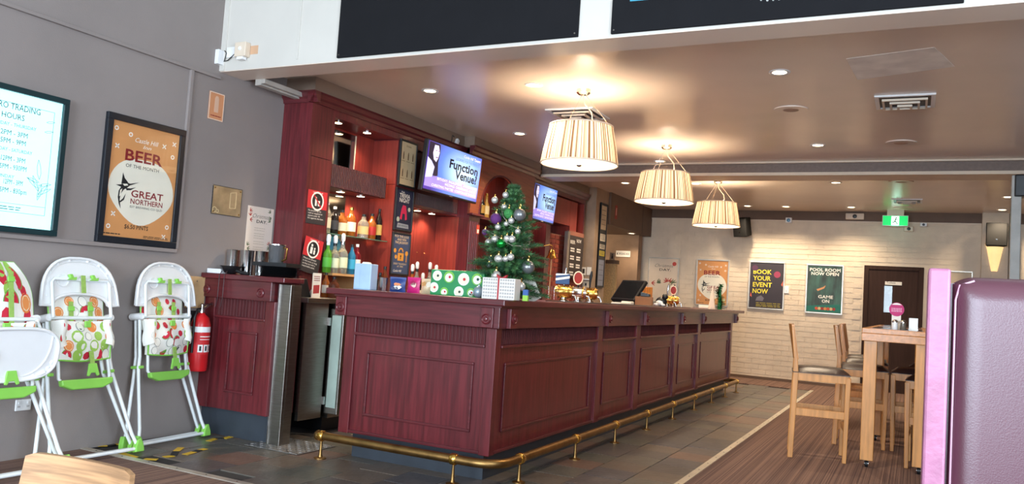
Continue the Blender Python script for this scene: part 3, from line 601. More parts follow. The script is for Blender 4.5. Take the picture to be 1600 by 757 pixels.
# steel corner post and stainless under-bench fridge run behind it
sp = thing('steel_corner_panel', 'brushed steel corner panel beside the small counter', 'panel', (-4.05, YC+.1, 0))
part('sheet', MB().box(-4.10, -4.0, YC+.03, YC+.06, 0, 1.15), STEEL, sp, world=True, bevel=.003); part('edge_bead', MB().box(-4.109, -4.1, YC+.02, YC+.06, 0, 1.15), CHROME, sp, world=True)
part('return', MB().box(-4.01, -4.0, YC+.06, YC+.14, 0, 1.15), STEEL, sp, world=True)
fr = thing('back_bar_fridge', 'stainless steel under-bench fridge with its glass door ajar', 'fridge', (-4.4, 4.9, 0))
part('cabinet', MB().box(XW+.02, -4.1, 5.14, 7.6, .12, 1.02), STEEL, fr, world=True); part('side', MB().box(-4.11, -4.08, YC+.3, 5.03, .14, 1.02), STEEL, fr, world=True)
part('bench_top', MB().box(XW+.02, -4.06, YC+.29, 7.62, 1.02, 1.06), STEEL, fr, world=True, bevel=.004); part('kick', MB().box(-4.7, -4.2, 5.2, 7.5, 0, .12), BLACK, fr, world=True)
d_ = part('door', MB().box(-4.08, -3.95, 5.06, 5.10, .17, .98), STEEL, fr, world=True, bevel=.004); part('pane', MB().box(-4.055, -3.965, 5.052, 5.06, .22, .93), mat('fridge_pane', (178, 196, 184), .15), d_, world=True)
for z in (.27, .88): part('hinge', MB().box(-4.085, -4.06, 5.03, 5.06, z-.03, z+.03), CHROME, d_, world=True)
# checker plate mat
mp_ = [on(384, 696.5, 'z', .003), on(468, 713.5, 'z', .003), on(501, 700, 'z', .003), on(431, 681.5, 'z', .003)]
cx, cy = -3.96, 4.58; mo = thing('checker_plate', 'aluminium checker plate sheet on the slate beside the bar opening', 'floor plate', (cx, cy, .003))
part('plate', MB().box(-.24, .24, -.205, .205, 0, .004), mat('worn_aluminium', (168, 164, 160), .42, metal=.8, var=.2), mo)
b = MB()
for i in range(11):
    for j in range(9):
        x, y = -.22+.044*i, -.185+.046*j; a = PI/4 if (i+j) % 2 else -PI/4
        b.prism([(x+c_*math.cos(a)-s_*math.sin(a), y+c_*math.sin(a)+s_*math.cos(a)) for c_, s_ in ((-.018, 0), (0, -.006), (.018, 0), (0, .006))], 'z', .004, .0062)
part('tread_pattern', b, mat('worn_aluminium_tread', (120, 116, 114), .45, metal=.8), mo, kind='stuff')
# --- things on the small counter (top at z = 1.198)
ZT = 1.198
def at_y(px, y): return on(px, 430, 'y', y).x
for px, y, lab in ((362, 4.64, 'steel cup nearest the black scoop on the small counter'), (384, 4.63, 'steel cup between the two other steel cups on the small counter'), (407, 4.695, 'steel cup half hidden behind the black plates on the small counter')):
    solo('steel_tumbler', MB().lathe([(.036, 0), (.046, .005), (.05, .185), (.052, .19), (.046, .188), (.040, .01)], (0, 0, 0), 22), CHROME, lab, 'cup', (at_y(px, y), y, ZT), group='steel cups on the small counter', smooth=40)
xp = at_y(436, 4.59)
for k in range(7): solo('black_plate', MB().lathe([(.10, 0), (.12, .003), (.16, .010), (.165, .012), (.155, .009), (.11, .005)], (0, 0, 0), 28), mat('black_stoneware', (34, 35, 38), .3), 'lowest black dinner plate of the stack on the small counter' if k == 0 else 'topmost black dinner plate of the stack, under the tray' if k == 6 else 'black dinner plate inside the stack on the small counter', 'plate', (xp+.004*((k*7) % 3-1), 4.59, ZT+.0105*k), group='stack of black plates on the small counter', smooth=40)
zt2 = ZT+.078
solo('black_tray', MB().prism([(-.15, -.09), (.15, -.09), (.15, .09), (-.15, .09)], 'z', 0, .008).box(-.15, .15, -.09, -.082, .008, .028).box(-.15, .15, .082, .09, .008, .028).box(-.15, -.142, -.082, .082, .008, .028).box(.142, .15, -.082, .082, .008, .028), BLACK, 'black rectangular tray resting on the stack of plates', 'tray', (xp-.04, 4.60, zt2), .1)
j = thing('glass_jug', 'tall clear jug standing in the black tray', 'jug', (xp-.05, 4.60, zt2+.008))
part('body', MB().lathe([(.045, 0), (.052, .01), (.062, .15), (.064, .155), (.058, .15), (.048, .012)], (0, 0, 0), 22), mat('smoky_plastic', (128, 128, 130), .15, trans=.6), j, 40); part('handle', MB().tube([(.06, 0, .135), (.10, 0, .13), (.095, 0, .05), (.055, 0, .035)], .006, 8), GOLD, j, 50); part('rim', MB().lathe([(.066, .15), (.066, .157), (.062, .157)], (0, 0, 0), 22), CHROME, j, 40)
xh = at_y(358, 4.48)
k = thing('black_scoop', 'black plastic scoop with hanging chain on the small counter', 'scoop', (xh, 4.49, ZT)); part('bowl', MB().lathe([(.02, 0), (.05, .012), (.085, .055), (.09, .062), (.08, .058), (.045, .018)], (0, 0, 0), 20, sq=(1, .8)), BLACK, k, 40); part('grip', MB().tube([(.06, 0, .03), (.11, .01, .015), (.17, .02, .012)], .012, 8), BLACK, k, 50)
for dx in (-.02, .03): part('chain', MB().tube([(dx, -.062, .02), (dx, -.085, -.01), (dx+.004, -.09, -.18), (dx-.01, -.09, -.25)], .003, 6), mat('dark_chain', (60, 30, 32), .4), k, 50)
solo('white_box', MB().box(-.07, .07, -.04, .04, 0, .035), WHITEPL, 'flat white box at the wall end of the small counter', 'box', (-4.735, 4.5, ZT), bevel=.004)
solo('white_card', MB().box(-.045, .045, -.003, .003, 0, .075), WHITEPL, 'small white card standing behind the glass jug', 'card', (at_y(456, 4.7), 4.7, ZT))
# ================================================================== the bar
BX0, BX1, BY0, BY1 = -3.53, -2.35, 4.55, 11.95
bar = thing('bar_counter', 'long mahogany bar counter with panelled front, fluted band and dark plinth', 'bar counter', (-2.9, 8, 0))
W = dict(world=True)
part('plinth', MB().prism([(BX0+.08, BY0+.07), (BX1-.07, BY0+.07), (BX1-.07, BY1-.05), (BX1-.5, BY1-.05), (BX1-.5, 5.0), (BX0+.08, 5.0)], 'z', 0, .17), PLINTH, bar, **W)
part('end_panel', MB().box(BX0+.02, BX1-.02, BY0+.02, 5.05, .17, .97), MAHOG, bar, **W)
part('front_panel', MB().box(-2.92, BX1-.02, 5.05, BY1-.02, .17, .97), MAHOG, bar, **W)
part('corner_post', MB().box(BX0, BX0+.085, BY0, BY0+.1, .165, .965), MAHOG, bar, bevel=.004, **W)
part('corner_post', MB().box(BX1-.075, BX1, BY0, BY0+.075, .165, .965), MAHOG, bar, bevel=.004, **W)
posts = [(6.39, 6.5), (7.43, 7.56), (8.82, 8.95), (9.87, 10.0), (11.84, 11.95)]
for a, b_ in posts: part('post', MB().box(BX1-.05, BX1+.004, a, b_, .165, .965), MAHOG, bar, bevel=.004, **W)
part('frieze', MB().prism([(BX0-.05, BY0-.04), (BX1+.035, BY0-.04), (BX1+.035, BY1+.1), (BX1-.55, BY1+.1), (BX1-.55, 5.06), (BX0-.05, 5.06)], 'z', .965, 1.11), MAHOGH, bar, bevel=.004, **W)
part('top', MB().prism([(BX0-.11, BY0-.11), (BX1+.1, BY0-.11), (BX1+.1, 12.3), (-2.98, 12.3), (-2.98, 5.15), (BX0-.11, 5.15)], 'z', 1.11, 1.15), MAHOGH, bar, bevel=.007, **W)
part('bead', MB().prism([(BX0-.07, BY0-.06), (BX1+.055, BY0-.06), (BX1+.055, 12.1), (-2.95, 12.1), (-2.95, 5.1), (BX0-.07, 5.1)], 'z', 1.097, 1.11), MAHOGH, bar, **W)
part('fluted_band', flutes(BX0+.09, BX1-.08, .86, .962, BY0+.02, 38), MAHOGF, bar, **W)
ed = [BY0+.075]+[q for p in posts for q in p]
for a, b_ in zip(ed[0::2], ed[1::2]):
    part('fluted_band', flutes(a+.01, b_-.01, .86, .962, BX1-.02, max(8, int((b_-a)/.028)), 'y'), MAHOGF, bar, **W)
    part('ledge_moulding', MB().box(BX1-.02, BX1+.012, a, b_, .838, .858), MAHOGH, bar, bevel=.004, **W)
    moulding(bar, a+.1, b_-.1, .295, .74, BX1-.02, ax='x')
    part('base_moulding', MB().box(BX1-.02, BX1, a, b_, .17, .19), MAHOGH, bar, bevel=.004, **W)
part('ledge_moulding', MB().box(BX0+.085, BX1-.075, BY0-.012, BY0+.02, .838, .858), MAHOGH, bar, bevel=.004, **W)
part('base_moulding', MB().box(BX0+.085, BX1-.075, BY0, BY0+.02, .17, .19), MAHOGH, bar, bevel=.004, **W)
moulding(bar, -3.34, -2.505, .295, .738, BY0+.02)
for x in (-3.545, -2.40): part('rosette_block', MB().box(x-.045, x+.045, BY0-.055, BY0-.04, .968, 1.095), MAHOG, bar, bevel=.003, **W); rosette(bar, x, 1.022, BY0-.055)
for y in (4.66, 6.5, 7.57, 8.95, 9.98, 11.98): part('rosette_block', MB().box(BX1+.035, BX1+.065, y-.05, y+.05, .968, 1.095), MAHOG, bar, bevel=.003, **W); rosette(bar, y, 1.03, BX1+.065, 'x')
# brass foot rail
rl = thing('foot_rail', 'brass foot rail on short posts around the foot of the bar', 'foot rail', (-2.21, 8, 0))
zr = on(812, 717, 'y', 4.72).z
def cor(cx, cy, r, a0, a1, n=7): return [(cx+r*math.cos(a0+(a1-a0)*i/n), cy+r*math.sin(a0+(a1-a0)*i/n), zr) for i in range(n+1)]
path = [(-3.56, 4.41, zr), (-3, 4.405, zr)]+cor(-2.37, 4.565, .16, -PI/2, 0)+[(-2.21, 6, zr), (-2.21, 9, zr)]+cor(-2.35, 11.75, .14, 0, PI/2)+[(-2.44, 11.89, zr)]
part('rail', MB().tube(path, .028, 14), BRASS, rl, 50, **W)
part('end_cap', MB().ball((-3.575, 4.41, zr), .036, 16), BRASS, rl, 60, **W)
rp = [(-3.55, 4.41), (-2.512, 4.405)]+[(-2.21, y) for y in (4.72, 5.67, 6.56, 7.46, 8.37, 9.29, 10.17, 10.97, 11.72)]
for i, (x, y) in enumerate(rp):
    pf = part('rail_post', MB().lathe([(.042, 0), (.042, .006), (.016, .012), (.011, .03), (.008, zr-.03)], (x, y, 0), 14), BRASS, rl, 40, **W)
    part('collar', MB().lathe([(.031, -.022), (.036, -.016), (.036, .016), (.031, .022)], (x, y, zr), 16, 'x' if i < 2 else 'y'), GOLD, pf, 40, **W)
# ------------------------------------------------------------------ things on the end of the bar (top at z = 1.15)
ZR = 1.15
def bx(px, y): return on(px, 455, 'y', y).x
o = thing('napkin_dispenser', 'pale blue upright napkin box at the corner of the bar top', 'dispenser', (bx(570, 4.72), 4.72, ZR), .12)
part('box', MB().box(-.068, .068, -.05, .05, 0, .185), mat('pale_blue_plastic', (164, 190, 222), .35), o, bevel=.006); part('flap', MB().box(-.062, -.02, -.052, -.05, .01, .175), mat('pale_blue_plastic', (164, 190, 222)), o); part('tissue', MB().prism([(-.03, 0), (.03, 0), (.02, .012), (-.02, .012)], 'y', -.02, .02), PAPER, o).location = (0, 0, .185)
solo('steel_canister', MB().lathe([(.046, 0), (.048, .004), (.048, .092), (.05, .096), (.044, .094), (.042, .01)], (0, 0, 0), 22), CHROME, 'short steel canister beside the blue snack bag', 'canister', (bx(599, 4.85), 4.86, ZR), smooth=40)
def bag(label, px, y, w, h, cols, seed):
    g = random.Random(seed); o = thing('snack_bag', label, 'snack bag', (bx(px, y), y, ZR), g.uniform(-.2, .2))
    b = MB(); nu, nv = 8, 8
    for s in (-1, 1):
        for j in range(nv+1):
            for i in range(nu+1):
                u, v = i/nu*2-1, j/nv; b.v.append((u*w/2*(1-.08*math.sin(PI*v)), s*.035*(1-u*u)*max(0, math.sin(PI*min(1, v*.9+.08)))+g.uniform(-.003, .003), v*h))
    k = nu+1; n = k*(nv+1)
    for q in (0, n):
        for j in range(nv):
            for i in range(nu): a = q+j*k+i; b.f.append((a, a+1, a+k+1, a+k))
    bg = part('packet', b, flat(cols[0], 0, .35), o, 60)
    for c in cols[1:]: x, z = g.uniform(-.3, .3)*w, g.uniform(.25, .75)*h; pr(bg, 'printed_patch', [[(x+g.uniform(.15, .3)*w*math.cos(t), z+g.uniform(.1, .22)*h*math.sin(t)) for t in [2*PI*i/9 for i in range(9)]]], -.036, flat(c, 0, .35))
    part('crimped_seal', MB().box(-w/2, w/2, -.002, .002, h-.006, h+.01), flat(cols[0], 0, .35), o)
bag('crumpled blue snack bag with orange and white print on the bar top', 621, 4.80, .125, .095, [(44, 66, 126), (226, 130, 70), (240, 236, 230), (30, 40, 90)], 2)
bag('pink snack bag between the blue bag and the cream bag', 646, 4.80, .115, .10, [(206, 40, 116), (236, 206, 190), (170, 24, 84)], 4)
bag('cream and gold snack bag beside the green present', 668, 4.82, .105, .095, [(226, 200, 160), (240, 230, 206), (196, 140, 70)], 6)
# presents
o = thing('present', 'green wrapped present printed with white ornaments beside the Christmas tree', 'present', (bx(722, 4.78), 4.79, ZR), .06)
PW, PH = .40, .172
GREENW = mat('green_wrap', (30, 132, 72), .35, var=.06)
g = part('wrapped_box', MB().box(-PW/2, PW/2, -.1, .1, 0, PH), GREENW, o, bevel=.006)
for k, (x, z, r) in enumerate(((-.15, .13, .035), (-.06, .125, .04), (.05, .115, .042), (.15, .12, .04), (-.17, .05, .034), (-.09, .025, .03), (.02, .03, .036), (.11, .03, .03), (.17, .045, .03))):
    pr(g, 'ornament_print', [[(min(PW/2-.004, max(-PW/2+.004, a)), max(.004, min(PH-.004, c))) for a, c in circ(x, z, r)]], -.1, flat((120, 180, 70) if k % 2 else (238, 240, 232)))
    pr(g, 'ornament_motif', [[(min(PW/2-.006, max(-PW/2+.006, a)), max(.006, min(PH-.006, c))) for a, c in circ(x, z-.004, r*.72)]], -.1012, flat((238, 240, 232) if k % 2 else (226, 214, 190)))
    pr(g, 'ornament_dot', [[(a, max(.008, c)) for a, c in circ(x+.006, z, r*.25, 8)]], -.1022, flat((190, 40, 40) if k % 3 else (40, 60, 44)))
o = thing('present', 'small white patterned present with red ribbon under the Christmas tree', 'present', (bx(783, 4.60), 4.60, ZR), .08)
g = part('wrapped_box', MB().box(-.112, .112, -.05, .05, 0, .135), flat((222, 216, 208)), o, bevel=.003)
for r_ in range(6): pr(g, 'pattern_row', [[(x, .012+.021*r_), (x+.012, .012+.021*r_), (x+.012, .024+.021*r_), (x, .024+.021*r_)] for x in [-.104+.0165*i for i in range(13)] if abs(x+.006) > .01], -.05, flat((172, 166, 160)))['kind'] = 'stuff'
part('ribbon', MB().box(-.005, .005, -.0525, -.05, 0, .137).box(-.005, .005, -.05, .05, .135, .137), flat((170, 30, 40)), o); part('bow', MB().prism([(0, .137), (-.035, .16), (-.03, .138)], 'y', -.012, .012).prism([(0, .137), (.03, .138), (.038, .158)], 'y', -.012, .012), flat((170, 30, 40)), o)
o = thing('juice_carton', 'small blue and green carton standing beside the tree', 'carton', (bx(822, 4.66), 4.66, ZR), .2); part('base_half', MB().box(-.017, .017, -.015, .015, 0, .036), flat((140, 190, 60)), o); part('upper_half', MB().box(-.017, .017, -.015, .015, .036, .072), flat((40, 84, 150)), o)
o = thing('flyer', 'white flyer leaning against the bar mat behind the tree', 'flyer', (bx(836, 4.95), 4.95, ZR)); q = sheet(o, 'paper', -.055, .055, 0, .17, 0, PAPER, .002); q.rotation_euler = (-.12, -.5, 0); lines(q, -.035, .035, (.06, .075, .09, .105), .006, 0, WINE)
# ------------------------------------------------------------------ Christmas tree with baubles
TX, TY = bx(793, 4.92), 4.92
tr = thing('christmas_tree', 'small artificial Christmas tree on the end of the bar', 'christmas tree', (TX, TY, ZR))
HT = on(792, 290, 'y', TY).z-ZR
part('stand', MB().lathe([(.07, 0), (.07, .01), (.02, .02), (.014, .06)], (0, 0, 0), 14), BLACK, tr, 40); part('trunk', MB().tube([(0, 0, .02), (0, 0, HT-.02)], [.012, .004], 8), mat('tree_trunk', (58, 46, 32), .8), tr, 60)
g = random.Random(21); b1, b2 = MB(), MB()
def needle_branch(b, p, d, L):
    """a drooping twig of flat needles"""
    s = d.cross(Vector((0, 0, 1))).normalized(); n = max(6, int(L/.011))
    for i in range(n):
        f_ = (i+.5)/n; c = p+d*(L*f_)+Vector((0, 0, -.05*L*f_*f_))
        for k in range(4):
            a = 2*PI*k/4+i*1.1; q = (s*math.cos(a)+s.cross(d)*math.sin(a))*g.uniform(.022, .036)*(1.1-.45*f_)+d*.018
            w_ = d.cross(q).normalized()*.0028; m = len(b.v); v3 = [c-w_, c+w_, c+q]; b.v += [(v_.x, v_.y, max(v_.z, .012)) for v_ in v3]; b.f.append((m, m+1, m+2))
    m = len(b.v)
for lv in range(19):
    f_ = lv/18; z = .07+f_*(HT-.1); R_ = .26*(1-f_)**.85+.035; nb = int(15-8*f_)
    for k in range(nb):
        a = 2*PI*(k+g.random()*.6)/nb+lv*.7; up = -.12+.75*f_+g.uniform(-.12, .12); d = Vector((math.cos(a), math.sin(a), up)).normalized(); L = R_*g.uniform(.7, 1.25)
        needle_branch(b1 if (k+lv) % 3 else b2, Vector((0, 0, z)), d, L)
        for q in (-.5, .5): dd = (d+Vector((-d.y, d.x, 0))*q).normalized(); needle_branch(b2 if (k+lv) % 3 else b1, Vector((0, 0, z))+d*L*.5, dd, L*.42)
part('foliage', b1, mat('dark_needles', (34, 78, 46), .6, var=.25, vs=30), tr, kind='stuff'); part('foliage', b2, mat('light_needles', (66, 112, 62), .6, var=.25, vs=30), tr, kind='stuff')
SILV = mat('silver_bauble', (214, 212, 206), .24, metal=.6); GRNB = mat('green_bauble', (30, 150, 60), .22, metal=.8); GLIT = mat('green_glitter', (60, 140, 70), .5, bump=.6, bs=300); PURP = mat('purple_glitter', (96, 40, 110), .5, bump=.6, bs=300); PEWT = mat('pewter_bauble', (132, 134, 136), .28, metal=.6)
bz = [(790, 305, .018, SILV, 'silver bauble nearest the tip of the Christmas tree'), (773, 313, .019, SILV, 'silver bauble beside the tip, over the arch'), (788, 324, .016, SILV, 'striped silver bauble below the tip'), (795, 334, .028, GLIT, 'green glitter bauble below the tree tip'), (812, 336, .034, PEWT, 'large pewter bauble hanging out beside the green glitter bauble'), (775, 342, .031, PURP, 'purple glitter bauble on the tree'), (799, 345, .018, SILV, 'silver bauble between pewter and green baubles'), (791, 350, .014, SILV, 'small silver bauble under the green glitter bauble'), (778, 355, .017, SILV, 'silver bauble under the purple bauble'), (758, 363, .018, PURP, 'purple bauble half hidden in the needles'), (809, 362, .016, SILV, 'silver bauble on the bead garland'), (773, 374, .02, SILV, 'silver bauble above the shiny green one'), (764, 379, .022, SILV, 'dull silver bauble beside the shiny green one'), (783, 381, .026, GRNB, 'shiny emerald bauble in the middle of the tree'), (792, 373, .018, SILV, 'silver bauble beside the emerald bauble'), (800, 374, .021, SILV, 'large silver bauble by the emerald bauble'), (767, 405, .016, SILV, 'small silver bauble in the middle row'), (779, 405, .024, SILV, 'large silver bauble in the middle row'), (790, 405, .017, SILV, 'ribbed silver bauble in the middle row'), (798, 402, .02, SILV, 'silver bauble ending the middle row'), (764, 414, .016, PEWT, 'pewter bauble under the middle row'), (775, 431, .027, SILV, 'hanging silver bauble over the white present'), (825, 418, .036, PEWT, 'large pewter bauble low on the tree towards the beer taps'), (753, 436, .02, SILV, 'silver bauble over the green present'), (814, 448, .024, SILV, 'silver bauble beside the white present')]
for px, py, r, m, lab in bz:
    z = on(px, py, 'y', TY).z; rr = .26*(1-max(0, (z-ZR-.05)/HT))**.85+.03; yy = TY-rr*.8 if abs(px-793) < 24 else TY-rr*.3; p = on(px, py, 'y', yy); r *= 1.25
    o = thing('bauble', lab, 'bauble', p, group='baubles on the Christmas tree'); part('ball', MB().ball((0, 0, 0), r, 16), m, o, 60); part('cap', MB().lathe([(r*.22, r*.93), (r*.22, r*1.2), (r*.1, r*1.25)], (0, 0, 0), 8), GOLD, o, 40); part('loop', MB().tube([(0, 0, r*1.2), (r*.15, 0, r*1.5), (0, 0, r*1.75), (-r*.15, 0, r*1.5)], r*.05, 5, True), GOLD, o, 50)
solo('bauble', MB().ball((0, 0, .038), .038, 16).lathe([(.009, .073), (.009, .084), (.004, .086)], (0, 0, 0), 8), mat('grey_bauble', (150, 166, 176), .3, metal=.4), 'pale grey bauble resting on the bar in front of the green present', 'bauble', (bx(747, 4.62), 4.63, ZR), group='baubles on the Christmas tree', smooth=60)
def garland(pts, label):
    b = MB(); P = [on(px, py, 'y', TY-(.26*(1-max(0, (on(px, py, 'y', TY).z-ZR-.05)/HT))**.85+.05)*.8) for px, py in pts]
    for a, c in zip(P, P[1:]):
        n = max(2, int((c-a).length/.009))
        for i in range(n): b.ball(tuple(a.lerp(c, i/n)), .003, 6)
    solo('bead_garland', b, mat('silver_beads', (214, 208, 190), .25, metal=.7), label, 'garland', group='bead garlands on the tree', smooth=60, kind='stuff')
garland([(783, 322), (786, 338), (795, 351), (806, 356), (816, 356)], 'upper string of silver beads on the Christmas tree'); garland([(762, 361), (775, 368), (788, 377), (800, 384), (816, 385)], 'lower string of silver beads on the Christmas tree')
# ------------------------------------------------------------------ beer taps, till and things along the bar
def by(px, x=-2.75):
    lo, hi = 4.6, 13
    for _ in range(40):
        m = (lo+hi)/2; d = Vector((x, m, ZR))-Vector((0, 0, EYE)); u = 800+FPX*d.dot(cR)/d.dot(cF)
        if u < px: lo = m
        else: hi = m
    return m
def font_tap(label, px, handle, badge, gold=GOLD, x=-2.78, s=1.0):
    o = thing('beer_tap', label, 'beer tap', (x, by(px, x), ZR), .25, 'beer taps on the bar'); o.scale = (s, s, s)
    part('base', MB().lathe([(.05, 0), (.05, .01), (.03, .02), (.028, .035)], (0, 0, 0), 18), CHROME, o, 40)
    part('barrel', MB().lathe([(.02, -.08), (.048, -.075), (.055, -.05), (.058, 0), (.055, .05), (.048, .075), (.02, .08)], (0, 0, .085), 22, 'x'), gold, o, 40)
    for x_ in (-.05, .05): part('hoop', MB().lathe([(.057, -.008), (.061, -.004), (.061, .004), (.057, .008)], (x_, 0, .085), 22, 'x'), GOLD, o, 40)
    part('face_plate', MB().lathe([(.0, -.006), (.04, -.006), (.042, 0)], (.08, 0, .085), 18, 'x'), CHROME, o, 40); part('spout', MB().tube([(.06, 0, .06), (.1, 0, .055), (.115, 0, .02), (.116, 0, -.0+.008)], .009, 8), CHROME, o, 50)
    h_ = part('handle', MB().tube([(0, 0, .135), (0, 0, .19), (.008, 0, .26), (.012, 0, .30)], [.008, .010, .015, .008], 8), handle, o, 50)
    if badge == 'oval': part('badge', MB().lathe([(.05, -.006), (.05, .006)], (0, -.02, .22), 20, 'y', sq=(.8, 1.15)), flat((150, 34, 30)), o, 40); part('badge_rim', MB().tube([(.042*math.cos(t), -.026, .22+.058*math.sin(t)) for t in [2*PI*i/20 for i in range(20)]], .006, 6, True), flat((240, 220, 200)), o, 60)
    if badge == 'blue':
        q = part('badge', MB().box(-.075, .05, -.03, -.022, .15, .245), flat((44, 78, 128)), o, bevel=.004); pr(q, 'badge_stripe', [[(-.075, .18), (.05, .205), (.05, .225), (-.075, .2)], [(-.075, .24), (.05, .245), (.02, .235), (-.075, .225)]], -.03, flat((226, 232, 236)))
font_tap('brass barrel beer tap with blue and white badge', 880, CHROME, 'blue'); font_tap('barrel beer tap with red oval badge and cream rim', 902, BLACK, 'oval', CHROME); font_tap('brass barrel beer tap with plain black handle nearest the column', 920, BLACK, '')
font_tap('brass beer tap with plain chrome handle beside the plush toy', 1042, CHROME, '', s=.95); font_tap('brass beer tap with red oval badge near the stack of serviettes', 1051, BLACK, 'oval', s=.95)
for px, lab in ((857, 'empty clear beer glass beside the first brass tap'), (866, 'clear beer glass with frosted print beside the first brass tap')):
    solo('beer_glass', MB().lathe([(.03, 0), (.032, .004), (.042, .115), (.043, .118), (.039, .115), (.028, .012)], (0, 0, 0), 18), GLASS, lab, 'glass', (-2.62, by(px, -2.62), ZR), smooth=40)
solo('bar_runner', MB().box(-.09, .09, -1.9, 1.9, 0, .006), mat('runner_rubber', (60, 46, 42), .7), 'dark rubber bar runner lying along the bar top', 'bar mat', (-2.45, 7.6, ZR), bevel=.002)
o = thing('till_terminal', 'black touch screen till tilted back on the bar', 'till', (-2.85, by(980, -2.85), ZR), -.5)
part('foot', MB().box(-.13, .13, -.1, .12, 0, .03), BLACK, o, bevel=.01); part('neck', MB().box(-.05, .05, .02, .08, .03, .16), BLACK, o, bevel=.01)
q = part('screen_housing', MB().box(-.19, .19, -.02, .025, -.02, .27), BLACK, o, bevel=.012); q.location = (0, -.06, .05); q.rotation_euler = (-.65, 0, 0); sheet(q, 'screen', -.165, .165, .01, .245, -.023, mat('dark_screen', (26, 28, 30), .12), .003)
x_, y_ = -2.6, by(1006, -2.6); o = thing('cardboard_box', 'brown cardboard box beside the till', 'box', (x_, y_, ZR), .2); part('carton', MB().box(-.09, .09, -.06, .06, 0, .095), mat('cardboard', (158, 106, 66), .7), o, bevel=.003); part('lid_flap', MB().box(-.09, .09, -.062, -.06, .06, .095), mat('cardboard', (158, 106, 66)), o)
solo('eftpos_reader', MB().prism([(-.05, 0), (.05, 0), (.05, .03), (-.05, .05)], 'y', -.05, .08), BLACK, 'black card reader lying on the cardboard box', 'card reader', (x_+.01, y_, ZR+.095), .2, bevel=.006)
solo('menu_block', MB().box(-.085, .085, -.02, .02, 0, .215), mat('striped_timber', (214, 138, 62), .45, var=.3, vs=3, st=(22, 1, .4)), 'striped timber block standing behind the cardboard box', 'block', (-2.84, by(1003, -2.84)+.1, ZR), -.15, bevel=.004)
o = thing('plush_penguin', 'black and white plush toy lying on the bar', 'toy', (-2.55, by(1033, -2.55), ZR)); part('body', MB().ball((0, 0, .055), .055, 14, (1.2, .9, 1)), BLACK, o, 60); part('head', MB().ball((.045, -.02, .11), .036, 12), BLACK, o, 60); part('belly', MB().ball((-.01, -.03, .04), .038, 12, (1.2, .8, .9)), WHITEPL, o, 60)
for dx in (-.05, .035): part('paw', MB().ball((dx, -.055, .018), .02, 10, (1.4, 1, .8)), WHITEPL, o, 60)
solo('folded_towel', MB().box(-.2, .2, -.05, .05, 0, .02).box(.12, .22, -.055, .055, .0, .035), flat((226, 220, 208)), 'white folded bar towel in front of the till', 'towel', (-2.62, by(972, -2.62), ZR), PI/2, bevel=.012)
solo('serviette_stack', MB().box(-.08, .08, -.08, .08, 0, .045), flat((246, 240, 228)), 'white stack of paper serviettes beside the cream paper cone', 'napkins', (-2.8, by(1101, -2.8), ZR), .1, bevel=.006)
solo('cone_tree', MB().lathe([(.05, 0), (.048, .01), (.006, .30), (.001, .31)], (0, 0, 0), 18), flat((226, 208, 190)), 'slim cream paper cone beside the green tinsel tree', 'ornament', (-2.45, by(1112, -2.45), ZR), smooth=40)
g = random.Random(5); b = MB()
for i in range(420):
    t = i/420; a = i*2.4; c = Vector((.02*math.sin(7*t), 0, .01+.33*t)); d = Vector((math.cos(a), math.sin(a), g.uniform(-.4, .6)))*(.075*(1-.55*t)); w_ = Vector((-d.y, d.x, .02)).normalized()*.006; n = len(b.v); b.v += [(v_.x, v_.y, max(v_.z, .002)) for v_ in (c-w_, c+w_, c+d+w_*.4, c+d-w_*.4)]; b.f.append((n, n+1, n+2, n+3))
o = thing('tinsel_tree', 'glossy green tinsel tree on the bar end by the brick wall', 'ornament', (-2.38, by(1124, -2.38), ZR)); part('core', MB().lathe([(.035, 0), (.03, .01), (.006, .33)], (0, 0, 0), 10), GREENW, o, 40); part('tinsel', b, mat('green_tinsel', (20, 120, 50), .25, metal=.7), o, kind='stuff')
for px, lab in ((1134, 'short clear tumbler beside the tinsel tree'), (1142, 'clear tumbler on the last corner of the bar top')): solo('tumbler', MB().lathe([(.028, 0), (.03, .004), (.04, .095), (.041, .098), (.037, .095), (.026, .012)], (0, 0, 0), 16), GLASS, lab, 'glass', (-2.36, by(px, -2.36), ZR), smooth=40)
# ================================================================== back bar cabinet along the left wall
XF, XA = -4.5, -4.37
cab = thing('back_bar_cabinet', 'tall mahogany back bar cabinet with cornice, lit niches and arched centre bay', 'cabinet', (-4.65, 8.2, 1.06))
XI = XW+.02   # inner back face
def cp(name, x0, x1, y0, y1, z0, z1, m=MAHOG, parent=None, bevel=0): return part(name, MB().box(x0, x1, y0, y1, z0, z1), m, parent or cab, world=True, bevel=bevel)
cp('end_panel', XW+.002, XF, 5.14, 5.17, 1.06, 2.67); cp('stile', XW+.02, XF, 5.17, 5.44, 1.06, 2.218, bevel=.002); cp('stile', XW+.02, XF, 5.17, 5.44, 2.222, 2.66, bevel=.002)
